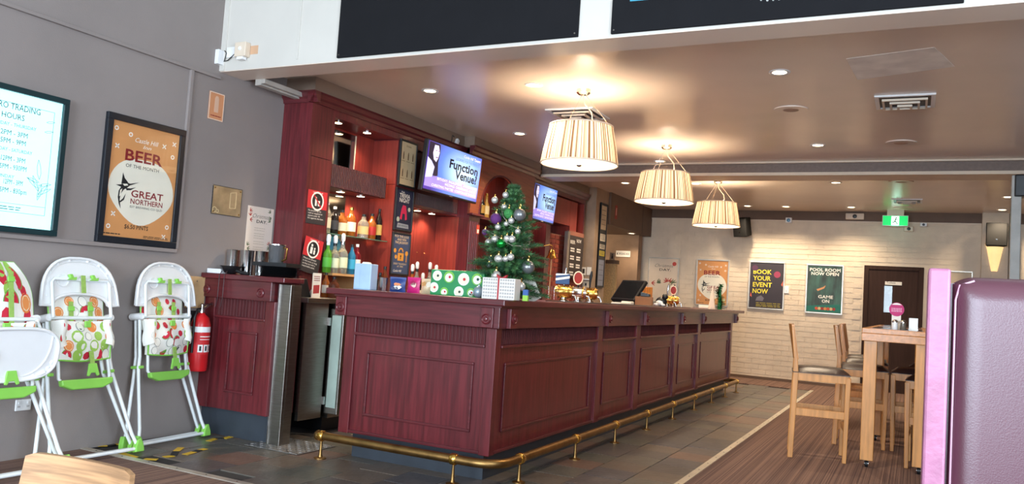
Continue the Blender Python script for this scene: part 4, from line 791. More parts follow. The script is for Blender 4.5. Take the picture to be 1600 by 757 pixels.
# bay one: upper niche, fluted valance, lower niche with shelves
cp('niche_top', XI, XF, 5.44, 6.40, 2.60, 2.66); cp('back_board', XW+.002, XI, 5.44, 5.92, 1.06, 2.60, REDPAN); cp('back_board', XW+.002, XI, 5.925, 6.40, 1.06, 2.60, REDPAN)
ym = on(553, 240, 'x', XI).y; cp('mirror', XI, XI+.006, 5.445, ym, 2.21, 2.58, MIRROR); cp('mirror_edge', XI, XI+.01, ym, ym+.012, 2.21, 2.58, CREAM); ym = on(537, 340, 'x', XI).y; cp('mirror', XI, XI+.006, 5.445, ym, 1.3, 1.99, MIRROR)
for y_, z0_, z1_ in ((6.394, 2.165, 2.59), (6.394, 1.06, 2.16), (7.634, 1.06, 1.985), (11.314, 1.06, 2.59)): cp('side_lining', XI+.002, XF-.004, y_, y_+.005, z0_, z1_, REDPAN)
cp('valance_shelf', XI, XF-.01, 5.44, 6.26, 2.005, 2.03); cp('valance_top', XI, XF-.01, 5.44, 6.26, 2.18, 2.20)
part('fluted_valance', flutes(5.44, 6.26, 2.008, 2.20, XF-.012, 34, 'y'), mat('dark_mahogany', (66, 26, 24), .4, var=.2), cab, world=True); cp('valance_back', XF-.04, XF-.012, 5.44, 6.26, 2.005, 2.2, mat('dark_mahogany', (66, 26, 24)))
# stile with the posters, bay two, arch bay, bay three
cp('stile', XI, XF, 6.40, 6.72, 1.06, 2.66)
cp('niche_top', XI, XF, 6.72, 7.64, 2.56, 2.66); cp('back_board', XW+.002, XI, 6.72, 7.20, 1.06, 2.0, REDPAN); cp('back_board', XW+.002, XI, 7.205, 7.7, 1.06, 2.0, REDPAN); cp('upper_board', XI, XF-.03, 6.72, 7.64, 2.02, 2.56, mat('dark_mahogany', (66, 26, 24)))
part('fluted_valance', flutes(6.72, 7.64, 2.02, 2.14, XF-.03, 36, 'y'), mat('dark_mahogany', (66, 26, 24)), cab, world=True); cp('valance_shelf', XI, XF-.03, 6.72, 7.64, 1.99, 2.02)
YA0, YA1 = 7.64, 9.25
n = 20; yc, ra = 8.37, .53
arch = [(YA0, 2.03), (YA0, 2.68), (YA1, 2.68), (YA1, 2.03), (yc+ra, 2.03)]+[(yc+ra*math.cos(PI*i/n), 2.03+.52*math.sin(PI*i/n)) for i in range(n+1)]+[(yc-ra, 2.03)]
part('arch_panel', MB().prism(arch, 'x', XA-.03, XA), mat('arch_veneer', (128, 62, 40), .38, var=.2, vs=5, st=(8, .6, 8), coat=.2), cab, world=True)
part('arch_trim', MB().tube([(XA, yc+ra*math.cos(PI*i/n), 2.03+.52*math.sin(PI*i/n)) for i in range(n+1)], .012, 6), MAHOGH, cab, 50, world=True)
cp('niche_back', XW+.002, XI, YA0, YA1, 1.06, 2.68, REDPAN); cp('niche_floor', XI, XA, YA0+.03, YA1-.03, 2.0, 2.03); cp('bay_side', XI, XA-.03, YA0, YA0+.03, 1.06, 2.68); cp('bay_side', XI, XA-.03, YA1-.03, YA1, 1.06, 2.68); cp('bay_top', XI, XA-.03, YA0+.03, YA1-.03, 2.64, 2.68)
cp('ledge', XA, XA+.05, YA0-.02, yc-ra+.05, 2.01, 2.035, MAHOGH, bevel=.006); cp('ledge', XA, XA+.05, yc+ra-.05, YA1+.02, 2.01, 2.035, MAHOGH, bevel=.006)
for a0, a1 in ((YA0, YA0+.24), (YA1-.24, YA1)): cp('pilaster', XA-.03, XA-.004, a0, a1, 1.06, 2.01); part('pilaster_fluting', flutes(a0+.02, a1-.02, 1.15, 1.95, XA-.004, 5, 'y'), MAHOG, cab, world=True)
cp('niche_top', XI, XF, 9.25, 11.36, 2.60, 2.66); cp('back_board', XW+.002, XI, 9.25, 10.1, 1.06, 2.6, REDPAN); cp('back_board', XW+.002, XI, 10.1, 11.36, 1.06, 2.6, MAHOG); cp('end_panel', XI, XF, 11.32, 11.36, 1.06, 2.6); cp('divider', XI, XF, 9.98, 10.12, 1.06, 2.6)
hb = cp('wall_cupboard', XI, XF-.02, 10.13, 10.83, 2.215, 2.58, REDPAN); cp('wall_cupboard', XI, XF-.02, 10.84, 11.1, 2.07, 2.58, REDPAN)
# cornice: stepped moulding along the top of every bay
def cornice(x, y0, y1, z):
    part('cornice', MB().prism([(x-.02, z-.09), (x+.012, z-.09), (x+.02, z-.06), (x+.035, z-.045), (x+.045, z-.015), (x+.06, z), (x-.02, z)], 'y', y0, y1), MAHOGH, cab, world=True)
cornice(XF, 5.09, 7.64, 2.75); cornice(XA, YA0-.06, YA1+.06, 2.77); cornice(XF, YA1, 11.42, 2.75)
part('cornice', MB().prism([(5.16, 2.66), (5.128, 2.66), (5.12, 2.69), (5.105, 2.705), (5.095, 2.735), (5.08, 2.75), (5.16, 2.75)], 'x', XW+.002, XF+.06), MAHOGH, cab, world=True)
gs = cp('glass_shelf', XI, XF-.02, 5.46, 6.36, 1.60, 1.608, GLASSG); cp('bracket', XI, XI+.05, 5.9, 5.92, 1.57, 1.6, CHROME)
cp('lower_shelf', XI, XF+.08, 5.46, 6.1, 1.245, 1.265, TANW); cp('shelf_support', XI, XF+.06, 5.98, 6.0, 1.06, 1.245, TANW)
cp('pinboard_nails', XI, XI+.004, 6.9, 6.904, 1.6, 1.604, GOLD)
for y in (6.98, 7.1, 7.3, 7.44): part('screw', MB().lathe([(.006, 0), (.004, .004)], (XI, y, 1.56), 8, 'x'), GOLD, cab, world=True)
LOWER = thing('back_bench', 'dark mahogany back bench under the arched cabinet', 'bench', (-4.5, 9.5, 0)); part('carcass', MB().box(XW+.002, -4.15, 7.65, 11.45, 0, 1.02), MAHOG, LOWER, world=True); part('worktop', MB().box(XW+.002, -4.1, 7.65, 11.47, 1.02, 1.06), MAHOGH, LOWER, world=True, bevel=.004)
# downlights in the niches
def cablight(x, y, z, lab, pw=5):
    o = thing('niche_light', lab, 'light', (x, y, z), group='niche lights of the back bar'); part('bezel', MB().lathe([(.045, 0), (.045, -.006), (.034, -.006)], (0, 0, 0), 18), CHROME, o, 40); part('lens', MB().lathe([(.036, -.0065), (.001, -.009)], (0, 0, 0), 18), LEDW, o, 40)
    light('niche_light_beam', 'SPOT', (0, 0, -.03), pw, WARM, o, .03, 2.4, .7)
for y in (5.62, 6.05): cablight(-4.62, y, 2.60, 'round warm light in the top of the mirrored niche')
for y in (5.56, 5.78, 6.08): cablight(-4.66, y, 2.005, 'round warm light under the fluted valance above the glass shelf')
for y in (6.82, 7.08, 7.36): cablight(-4.68, y, 1.99, 'round warm light in the red niche under the large television')
for y in (9.9, 10.35): cablight(-4.6, y, 2.60, 'round warm light in the bay beside the second television')
light('arch_niche_glow', 'POINT', (-4.6, 8.37, 2.5), 3, WARM, radius=.03)
light('arch_lower_glow', 'POINT', (-4.6, 9.6, 2.3), 1.5, WARM, radius=.03)
# ------------------------------------------------------------------ bottles
def bottle(label, x, y, z, h, r, glass, lab=None, cap=BLACK, neck=.35, shoulder=.62, pour=False, group='bottles on the back bar', lr=None):
    o = thing('bottle', label, 'bottle', (x, y, z), group=group); nr = r*neck
    part('glass_body', MB().lathe([(r*.9, 0), (r, .006), (r, h*shoulder), (r*.8, h*(shoulder+.07)), (nr*1.15, h*(shoulder+.18)), (nr, h*.93)], (0, 0, 0), 18), glass, o, 40)
    if lab: a, c = lr or (.18, .5); part('paper_label', MB().lathe([(r*1.015, h*a), (r*1.015, h*c)], (0, 0, 0), 18), flat(lab), o, 40)
    part('cap', MB().lathe([(nr*1.12, h*.91), (nr*1.12, h), (nr*.9, h*1.003)], (0, 0, 0), 12), cap, o, 40)
    if pour: part('pourer', MB().lathe([(.012, h), (.018, h+.012), (.018, h+.055), (.01, h+.07)], (0, 0, 0), 10), WHITEPL, o, 40)
def gl(n, c, t=.55): return mat('bottle_'+n, c, .12, trans=t, var=.04)
AMB, CLR, GRN, BLU, REDG, DRK, RUM = gl('amber', (196, 112, 40)), gl('clear', (222, 226, 214), .8), gl('green', (110, 190, 60)), gl('blue', (60, 160, 206)), gl('red', (150, 24, 40)), gl('dark', (26, 22, 22), .1), gl('rum', (120, 58, 26))
def shelf_x(px, py, x): return on(px, py, 'x', x).y
for px, h, r, gm, lb, cp_, lab in ((509, .28, .038, CLR, (230, 214, 186), WHITEPL, 'clear spirit bottle with white pourer at the mirror end of the glass shelf'), (521, .25, .04, DRK, (60, 60, 66), WHITEPL, 'dark bottle with tall white stopper on the glass shelf'), (533, .23, .05, AMB, (236, 220, 190), BLACK, 'round amber bottle with cream label on the glass shelf'), (547, .27, .048, AMB, (240, 232, 214), GOLD, 'amber whisky bottle with hanging paper tag on the glass shelf'), (567, .23, .052, CLR, (224, 190, 130), DARKW, 'pale gold bottle with paper tag in the middle of the glass shelf'), (580, .25, .045, AMB, (176, 40, 36), BLACK, 'amber bottle with red base label beside the wine bottle'), (591, .31, .032, DRK, (206, 176, 96), BLACK, 'tall black wine bottle with gold label on the glass shelf')):
    bottle(lab, -4.64, shelf_x(px, 362, -4.64), 1.608, h, r, gm, lb, cp_, group='bottles on the glass shelf')
for px, h, r, gm, lb, cp_, lab in ((510, .30, .038, GRN, (90, 180, 60), WHITEPL, 'lime green liqueur bottle beside the warning sign'), (521, .30, .04, CLR, (226, 232, 200), BLACK, 'clear gin bottle with black pourer on the tan shelf'), (533, .33, .05, CLR, (222, 226, 190), CHROME, 'large clear bottle with pale green label on the tan shelf'), (548, .31, .036, BLU, (60, 170, 210), BLACK, 'bright blue liqueur bottle on the tan shelf'), (556, .32, .036, REDG, (240, 236, 226), WHITEPL, 'red aperitif bottle with white label on the tan shelf')):
    bottle(lab, -4.46, shelf_x(px, 420, -4.46), 1.265, h*.85, r, gm, lb, cp_, pour=px < 540, group='bottles on the tan shelf')
solo('blue_cloth', MB().box(-.05, .05, -.06, .06, 0, .07).prism([(-.05, .07), (.05, .07), (.02, .12), (-.01, .13)], 'y', -.05, .05), flat((96, 176, 216)), 'crumpled light blue cloth hanging over the bottles under the glass shelf', 'cloth', (-4.7, shelf_x(523, 375, -4.7), 1.47), .3, bevel=.01)
bottle('brown square liqueur bottle on the steel bench beside the bar end', -4.2, shelf_x(521, 458, -4.2), 1.06, .17, .045, RUM, None, BLACK)
bottle('slim bottle with white label on the steel bench behind the price card', -4.3, shelf_x(508, 455, -4.3), 1.06, .2, .03, AMB, (240, 236, 226), BLACK)
for px, h, r, gm, lb, lab in ((593, .24, .036, DRK, (40, 36, 36), 'black bottle on the bench behind the blue napkin box'), (600, .30, .036, RUM, (190, 170, 140), 'tall rum bottle on the bench behind the steel canister')): bottle(lab, -4.35, shelf_x(px, 445, -4.35), 1.06, h, r, gm, lb)
for k, (px, h, gm, lb, lab) in enumerate(((643, .30, AMB, (210, 60, 50), 'bottle with red label and white pourer behind the pink bag'), (650, .33, CLR, (236, 230, 214), 'clear bottle with white pourer behind the pink bag'), (660, .22, DRK, (220, 214, 200), 'squat dark bottle behind the cream bag'), (670, .34, CLR, (230, 224, 190), 'tall clear bottle with silver pourer behind the cream bag'), (680, .32, RUM, (226, 216, 196), 'brown bottle with silver pourer beside the green present'), (752, .3, AMB, (230, 220, 190), 'amber bottle on the bench behind the tree'))): bottle(lab, -4.35, shelf_x(px, 445, -4.35), 1.06, h*.93, .037, gm, lb, BLACK, pour=True, group='bottles on the back bench')
for k, (px, gm, lb, cp_, lab) in enumerate(((745, DRK, (30, 30, 32), BLACK, 'dark champagne bottle with silver collar in the arch'), (751, DRK, (190, 150, 70), DARKW, 'dark champagne bottle with gold label in the arch'), (758, gl('gold', (226, 176, 84), .2), (246, 226, 170), GOLD, 'golden champagne bottle in the arch'))): bottle(lab, -4.5, shelf_x(px, 345, -4.5), 2.03, .30, .042, gm, lb, cp_, .4, .5, group='champagne bottles in the arch niche')
o = thing('price_tag', 'small red and white tag hanging below the arch ledge', 'tag', (XA+.004, shelf_x(746, 360, XA), on(746, 366, 'x', XA).z), LW); sheet(o, 'card', -.03, .03, 0, .1, -.003, flat((214, 80, 60))); pr(o, 'white_panel', [[(-.022, .01), (.022, .01), (.022, .05), (-.022, .05)]], -.003, PAPER)
# ------------------------------------------------------------------ signs and posters on the cabinet
def fig_sign(label, y0, y1, z0, z1, x, words, tilt, kids):
    o = thing('warning_sign', label, 'sign', (x, (y0+y1)/2, z0), LW); w_, h_ = y1-y0, z1-z0
    o.rotation_euler = (0, tilt, LW)
    g = sheet(o, 'card', -w_/2, w_/2, 0, h_, -.003, flat((44, 40, 44))); rd = pr(g, 'red_half', [[(-w_/2, h_*.46), (w_/2, h_*.46), (w_/2, h_), (-w_/2, h_)]], -.003, flat((196, 38, 46)))
    tx(rd, 'UNDER 18', -w_*.25, w_*.25, h_*.925, h_*.04, -.0038, WHITEI); pr(rd, 'white_ring', ring(0, h_*.69, w_*.33, w_*.06, 20), -.0038, WHITEI)
    pr(rd, 'black_disc', [circ(0, h_*.69, w_*.265, 20)], -.0038, INK)
    if kids: pr(rd, 'figures', [circ(-.02, h_*.69+.03, .012, 8), [(-.034, h_*.69-.04), (-.006, h_*.69-.04), (-.006, h_*.69+.015), (-.034, h_*.69+.015)], circ(.018, h_*.69+.008, .009, 8), [(.008, h_*.69-.04), (.028, h_*.69-.04), (.028, h_*.69-.004), (.008, h_*.69-.004)]], -.0048, WHITEI)
    else: pr(rd, 'bottle_and_glass', [[(-.03, h_*.69-.04), (-.008, h_*.69-.04), (-.008, h_*.69+.01), (-.014, h_*.69+.035), (-.024, h_*.69+.035), (-.03, h_*.69+.01)], [(.008, h_*.69-.04), (.028, h_*.69-.04), (.032, h_*.69+.005), (.004, h_*.69+.005)]], -.0048, WHITEI); pr(rd, 'red_bar', stroke([(-w_*.2, h_*.69+w_*.2), (w_*.2, h_*.69-w_*.2)], .012), -.0056, flat((196, 38, 46)))
    for i, t in enumerate(words): tx(g, t, -w_*.42, -w_*.42+w_*.84*min(1, len(t)/22), h_*(.37-.075*i), h_*.045, -.003, WHITEI)
fig_sign('red and black under eighteen sign with crossed bottle on the cabinet', 5.165, 5.41, 1.66, 1.94, XF, ['No alcohol can be', 'sold or supplied to', 'anyone under 18.', "It's against the law."], 0, False)
fig_sign('tilted red and black under eighteen sign with two figures above the price card', 5.10, 5.33, 1.25, 1.54, XF+.03, ['Minors are allowed', 'in this area as long', 'as they are with a', 'responsible adult.'], .16, True)
o = thing('till_screen', 'dark angled screen on the steel bench end', 'screen', (-4.2, 4.92, 1.06), LW); part('body', MB().prism([(-.14, 0), (.0, 0), (-.06, .14), (-.13, .14)], 'y', -.03, .1), BLACK, o, bevel=.004)
o = thing('price_card', 'white price card with red lettering on the steel bench', 'card', (-4.15, shelf_x(494, 450, -4.15), 1.06), LW); q = sheet(o, 'card', -.05, .05, 0, .19, -.002, PAPER); pr(q, 'red_panel', [[(-.035, .03), (.035, .035), (.035, .1), (-.035, .095)]], -.002, flat((176, 60, 62))); lines(q, -.035, .035, (.13, .145, .16), .006, -.002, WINE); part('stand', MB().prism([(-.03, 0), (.03, 0), (.0, .06)], 'y', .002, .05), WHITEPL, o)
# three boards on the stile
o, w = wall_thing('drinks_menu', 'framed cream drinks menu on the cabinet stile above the posters', 'menu board', 6.41, 6.71, 2.155, XF); h = .46; frame(o, w, h, .02, .02, DARKW)
g = sheet(o, 'sheet', -w/2+.018, w/2-.018, .018, h-.018, -.012, flat((210, 186, 146)))
for x in (-.08, 0, .08):
    for z in (.10, .27): pr(g, 'bottle_sketch', [[(x-.008, z), (x+.008, z), (x+.008, z+.05), (x+.003, z+.075), (x-.003, z+.075), (x-.008, z+.05)]], -.012, flat((110, 80, 50))); lines(g, x-.03, x+.03, (z-.02,), .005, -.012, flat((130, 104, 72)))
tx(g, 'Drinks', -.04, .04, .395, .02, -.012, flat((110, 80, 50)))
o, w = wall_thing('trivia_poster', 'navy trivia night poster with pink figure in a black frame', 'poster', 6.40, 6.71, 1.725, XF); h = .415; frame(o, w, h, .014, .018, DARKW)
g = sheet(o, 'artwork', -w/2+.012, w/2-.012, .012, h-.012, -.01, flat((34, 40, 66))); tx(g, 'TRIVIA', -.09, .09, .325, .04, -.01, WHITEI, .01); tx(g, 'NIGHT', -.085, .085, .28, .04, -.01, WHITEI, .01); tx(g, 'Pub', -.06, -.01, .37, .018, -.01, WHITEI)
pr(g, 'pink_figure', [[(-.06, .12), (-.04, .22), (-.02, .255), (.03, .25), (.05, .18), (.06, .12), (.03, .11), (.02, .17), (-.02, .17), (-.03, .11)]], -.01, flat((206, 40, 84))); [pr(g, 'cartoon_shape', [q_], -.01, flat((180, 190, 170))) for q_ in (circ(-.09, .11, .025, 9), circ(.09, .22, .022, 9))]; pr(g, 'pale_base', [[(-.1, .03), (.1, .03), (.09, .07), (-.09, .075)]], -.01, flat((150, 156, 166))); tx(g, 'EVERY WEDNESDAY', -.08, .08, .045, .014, -.0108, INK)
o, w = wall_thing('jackpot_poster', 'blue pick the lock jackpot poster with golden padlock in a black frame', 'poster', 6.40, 6.71, 1.295, XF); h = .41; frame(o, w, h, .014, .018, DARKW)
g = sheet(o, 'artwork', -w/2+.012, w/2-.012, .012, h-.012, -.01, flat((56, 72, 108))); GT = flat((226, 200, 158)); GLD = flat((216, 150, 56))
for s, z, ww in (('PICK THE LOCK', .365, .12), ('AND WIN', .335, .075), ('THE JACKPOT!', .305, .11)): tx(g, s, -ww, ww, z, .022, -.01, GT, .01)
tx(g, 'EVERY THURSDAY', -.11, .11, .10, .018, -.01, GT); tx(g, 'AT 7PM', -.05, .05, .075, .016, -.01, GT); tx(g, 'Castle Hill', -.11, .03, .03, .022, -.01, WHITEI, 0, .3)
pr(g, 'padlock_body', [[(-.05, .14), (.05, .14), (.05, .215), (-.05, .215)]], -.01, GLD); pr(g, 'padlock_shackle', [q for i, q in enumerate(ring(0, .225, .042, .014, 16)) if i < 8], -.01, GLD); pr(g, 'keyhole', [circ(0, .185, .011, 9), [(-.006, .155), (.006, .155), (.004, .185), (-.004, .185)]], -.0108, INK); pr(g, 'coins', [circ(-.1, .235, .022, 10), circ(-.08, .175, .02, 10), circ(.1, .215, .025, 10)], -.01, GLD); pr(g, 'key', stroke([(.1, .19), (.1, .13)], .012), -.01, GLD)
# ------------------------------------------------------------------ televisions
def tvimg(name, a, b_, c):
    m = bpy.data.materials.new(name); m.use_nodes = True; N, L = m.node_tree.nodes, m.node_tree.links; p = N['Principled BSDF']
    tc = N.new('ShaderNodeTexCoord'); gr = N.new('ShaderNodeTexGradient'); gr.gradient_type = 'SPHERICAL'; mp = N.new('ShaderNodeMapping'); mp.inputs['Location'].default_value = (-.1, 0, -.34); mp.inputs['Scale'].default_value = (1.7, 1, 2.3); mp.vector_type = 'POINT'
    sb = N.new('ShaderNodeVectorMath'); sb.operation = 'SUBTRACT'; sb.inputs[1].default_value = (.1, 0, .28); L.new(tc.outputs['Object'], sb.inputs[0]); ml = N.new('ShaderNodeVectorMath'); ml.operation = 'MULTIPLY'; ml.inputs[1].default_value = (1.6, 0, 2.4); L.new(sb.outputs[0], ml.inputs[0])
    L.new(ml.outputs[0], gr.inputs[0]); cr = N.new('ShaderNodeValToRGB'); e = cr.color_ramp.elements; e[0].color = (*lin(a), 1); e[1].color = (*lin(c), 1); e.new(.45).color = (*lin(b_), 1); L.new(gr.outputs['Color'], cr.inputs[0]); L.new(cr.outputs[0], p.inputs['Base Color']); L.new(cr.outputs[0], p.inputs['Emission Color']); p.inputs['Emission Strength'].default_value = .75; p.inputs['Roughness'].default_value = .2; N.remove(mp); return m
TVM = tvimg('tv_picture', (70, 48, 140), (96, 130, 214), (190, 226, 248))
def tv(label, y0, y1, z0, z1, x, arm=.06):
    o = thing('television', label, 'television', (x, (y0+y1)/2, z0), LW, 'televisions on the back bar'); w_, h_ = y1-y0, z1-z0; o.rotation_euler = (.08, 0, LW)
    part('housing', MB().box(-w_/2, w_/2, -.05, 0, 0, h_), BLACK, o, bevel=.006); part('wall_bracket', MB().box(-.15, .15, 0, arm, h_*.3, h_*.7), BLACK, o); part('badge', MB().box(-.03, .03, -.052, -.05, .006, .014), CHROME, o)
    S = sheet(o, 'screen', -w_/2+.014, w_/2-.014, .02, h_-.012, -.053, TVM); y_ = -.053; X = lambda u: (u-.5)*w_; Z = lambda v: v*h_
    E = lambda c: flat(c, .7)
    pr(S, 'hair', [[(X(.02), Z(.96)), (X(.2), Z(.96)), (X(.215), Z(.8)), (X(.2), Z(.6)), (X(.22), Z(.35)), (X(.14), Z(.3)), (X(.03), Z(.62))]], y_, E((46, 36, 52))); pr(S, 'face', [[(X(.11), Z(.92)), (X(.175), Z(.93)), (X(.205), Z(.8)), (X(.19), Z(.68)), (X(.165), Z(.6)), (X(.12), Z(.64)), (X(.095), Z(.76))]], y_-.0008, E((206, 200, 222)))
    pr(S, 'shoulder', [[(X(.02), Z(.66)), (X(.09), Z(.6)), (X(.15), Z(.5)), (X(.13), Z(.3)), (X(.02), Z(.26))]], y_-.0008, E((196, 196, 226))); pr(S, 'features', stroke([(X(.135), Z(.82)), (X(.155), Z(.825))], .006)+stroke([(X(.18), Z(.825)), (X(.195), Z(.82))], .006)+stroke([(X(.15), Z(.69)), (X(.185), Z(.695))], .008), y_-.0018, E((120, 70, 96)))
    tx(S, 'Castle Hill Tavern', X(.64), X(.96), Z(.87), .03, y_, E((226, 214, 244)), 0, .3); tx(S, 'LOOKING FOR THE PERFECT', X(.5), X(.95), Z(.77), .028, y_, E((60, 80, 130))); tx(S, 'Function', X(.40), X(.94), Z(.585), .085, y_, E((14, 14, 22)), .03); tx(S, 'Venue?', X(.52), X(.94), Z(.40), .085, y_, E((14, 14, 22)), .03)
    pr(S, 'caption_band', [[(X(.02), Z(.1)), (X(.97), Z(.1)), (X(.97), Z(.33)), (X(.02), Z(.33))]], y_, E((150, 130, 206)))
    for s, u0, u1, v in (('BIRTHDAYS  ENGAGEMENTS  AWARD NIGHTS', .22, .96, .27), ('WEDDINGS  CHRISTENINGS  & MORE', .36, .94, .2), ('CHRISTMAS PARTIES  CORPORATE EVENTS', .14, .95, .125)): tx(S, s, X(u0), X(u1), Z(v), .026, y_-.0008, E((240, 236, 250)))
tv('large television showing function venue advert above the niche', 6.475, 7.555, 2.125, 2.625, -4.30, .2)
tv('television showing function venue advert in the bay past the arch', 9.28, 10.02, 2.15, 2.63, XF+.03)
p = on(712, 217, 'x', XF); o = thing('power_adapter', 'white plug adapter on the taupe strip above the television', 'power adapter', (XF, p.y, p.z-.05), LW); q = part('body', MB().box(-.022, .022, -.03, 0, -.05, .05), WHITEPL, o, bevel=.004); q.rotation_euler = (0, .5, 0); part('plug', MB().lathe([(.014, -.02), (.01, .02)], (.035, -.015, -.06), 8), BLACK, o, 40); part('lead', MB().tube([(-.05, -.01, .06), (-.09, -.012, .07), (-.1, -.01, -.02), (-.09, -.008, -.1)], .005, 6), BLACK, o, 50)
# ------------------------------------------------------------------ far bay: papers, bell, brick panel, chalk menu
o = thing('notice_sheet', 'white notice sheet pinned in the bay under the second television', 'notice', (XI+.04, 9.62, on(830, 418, 'x', -4.7).z), LW); q = sheet(o, 'paper', -.12, .12, 0, .38, -.002, PAPER); lines(q, -.08, .08, (.26, .28, .3, .33), .006, -.002, flat((150, 140, 130)))
o = thing('ship_bell', 'brass bell hanging on its bracket beside the brick panel', 'bell', (XF+.12, shelf_x(862, 400, XF+.12), on(862, 404, 'x', XF+.12).z), LW)
part('bell_body', MB().lathe([(.075, 0), (.07, .01), (.05, .05), (.042, .1), (.02, .12), (.006, .13)], (0, 0, 0), 18), GOLD, o, 40); part('bracket', MB().tube([(0, 0, .13), (0, 0, .17), (-.02, .03, .18), (-.05, .1, .16)], .007, 7), GOLD, o, 50); part('clapper', MB().ball((0, 0, 0), .016, 10), GOLD, o, 60); part('bell_rope', MB().tube([(0, 0, -.01), (-.01, 0, -.4), (-.012, 0, -.52)], .008, 7), mat('rope', (206, 160, 116), .8), o, 50)
bp = thing('brick_panel', 'red brick faced panel behind the taps', 'wall panel', (XF-.06, 10.4, 1.06), LW); part('mortar', MB().box(-.275, .9, .0, .06, 0, 1.0), mat('mortar', (150, 110, 92), .8), bp)
bm_ = [MB().box(-.068, .068, -.012, 0, 0, .058).mesh('brick', mat('red_brick', (150, 62, 44), .75, var=.2, vs=9, objrand=[(150, 62, 44), (128, 50, 40), (166, 80, 56), (140, 56, 48)])) for _ in range(1)]
for r_ in range(15):
    for k in range(8): 
        c = link('brick', bm_[0], bp); c.location = (-.215+.148*k+(.0 if r_ % 2 else -.0)+(.03 if r_ % 2 else 0), 0, .006+.066*r_)
o, w = wall_thing('chalk_menu', 'black chalk menu board in grey metal stand on the brick panel', 'menu board', 10.70, 11.29, 1.47, XF+.005); h = .61
part('board', MB().box(-w/2, w/2, -.03, 0, 0, h), mat('chalkboard', (56, 46, 44), .8), o); part('metal_edge', MB().box(-w/2-.08, -w/2, -.05, 0, -.05, h+.04), mat('grey_channel', (150, 140, 130), .4, metal=.6), o); part('top_strip', MB().box(-w/2, w/2, -.03, 0, h, h+.06), flat((150, 96, 78)), o); tx(o, 'NOW', .02, .2, h-.09, .05, -.03, WHITEI, .01)
tx(o, 'BEER', -.22, -.04, h-.12, .05, -.03, WHITEI, .01)
for i in range(4):
    for x in (-.2, .04): lines(o, x, x+.15, (h-.20-.115*i, h-.235-.115*i), .022, -.03, WHITEI, 'menu_rows', i+int(x*50))
p = on(918, 415, 'y', 11.5)
for px, lab, dz in ((912, 'small framed notice on the taupe column', 0), (920.5, 'white card beside the framed notice on the taupe column', 0)):
    q = on(px, 424, 'y', 11.5); o = thing('notice_card', lab, 'notice', (q.x, 11.498, q.z-.06)); sheet(o, 'card', -.035, .035, 0, .12, -.006, PAPER, .006)
    if px < 915: pr(o, 'picture', [[(-.02, .025), (.02, .025), (.02, .095), (-.02, .095)]], -.006, flat((70, 60, 54)))
q = on(916, 437, 'y', 11.5); solo('column_shelf', MB().box(-.06, .06, -.05, 0, 0, .02), WHITEPL, 'little white shelf on the taupe column under the cards', 'shelf', (q.x, 11.499, q.z-.01), bevel=.003)
q = on(915, 452, 'y', 11.5); o = thing('price_poster', 'cream strip poster on the taupe column under the little shelf', 'poster', (q.x, 11.498, q.z-.1)); s = sheet(o, 'sheet', -.05, .05, 0, .22, -.003, flat((232, 216, 186))); tx(s, '6.50', -.035, .035, .09, .045, -.003, INK); pr(s, 'bottle_print', [[(-.012, .15), (.012, .15), (.012, .19), (-.012, .19)]], -.003, INK)
o, w = wall_thing('notice_board', 'tall narrow black framed notice board on the side of the taupe column', 'notice board', 11.66, 11.96, 1.36, -4.38); h = 1.31; part('backing', MB().box(-w/2, w/2, -.02, 0, 0, h), DARKW, o)
frame(o, w, h, .02, .03, mat('black_frame_b', (30, 26, 24), .4))
for nm, z0, z1, c in (('certificate', .9, 1.27, (200, 182, 152)), ('white_notice', .72, .83, (236, 226, 206)), ('white_notice', .60, .67, (220, 210, 190)), ('yellow_note', .49, .57, (222, 200, 60)), ('grey_notice', .03, .43, (136, 142, 160))): q = sheet(o, nm, -w/2+.035, w/2-.035, z0, z1, -.023, flat(c)); lines(q, -w/2+.06, w/2-.06, [z0+(z1-z0)*f_ for f_ in (.2, .4, .6, .8)], .008, -.023, flat((90, 86, 84)))
# ================================================================== ceiling lights, vents and speakers
def dl_part(o):
    part('bezel', MB().lathe([(.075, 0), (.075, -.004), (.062, -.007), (.05, -.003)], (0, 0, 0), 22), WHITEPL, o, 40); part('lens', MB().lathe([(.05, -.003), (.001, -.006)], (0, 0, 0), 18), LEDW, o, 40)
DLS = [(672, 142), (834, 133), (1218, 113), (1278, 227), (812, 209), (1031, 252), (977, 286), (1087, 287), (1306, 285.5), (1168, 322), (1228, 323), (1330, 324), (1566, 328), (1575, 308)]
first = None
DLL = ['downlight beside the cabinet cornice near the bulkhead', 'downlight beside the first pendant lamp and its air vent', 'downlight between the ceiling patch and the first pendant lamp', 'downlight over the carpet edge before the cross beam', 'downlight in front of the arched cabinet bay', 'downlight behind the middle pendant lamp before the cross beam', 'downlight past the cross beam beside the taupe column', 'downlight past the cross beam beside the last pendant lamp', 'downlight past the cross beam in line with the pool poster', 'downlight above the event poster beside the tilted loudspeaker', 'downlight above the white motion sensor', 'downlight above the cream box unit', 'downlight closest to the wall lamp pilaster', 'downlight closest to the steel post']
for (px, py), lab in zip(DLS, DLL):
    p = on(px, py, 'z', ZC)
    if first is None: first = thing('downlight', lab, 'downlight', p, group='downlights in the bar ceiling'); dl_part(first); o = first
    else: o = dup(proto, p, label=lab)
    if o is first: proto = dup(first)
    light('downlight_beam', 'SPOT', (0, 0, -.05), 62 if p.y < 9.4 else 54, WARM, o, .05, 2.3, .8)
p = on(987, 365, 'z', 2.37); o = proto; o.location = p; o['label'] = 'round downlight under the low brown passage bulkhead'; light('passage_downlight_beam', 'SPOT', (p.x, p.y, 2.3), 14, WARM, None, .05, 2.4, .8)
light('passage_glow', 'POINT', (-5.6, 13.2, 2.2), 14, WARM, radius=.1)
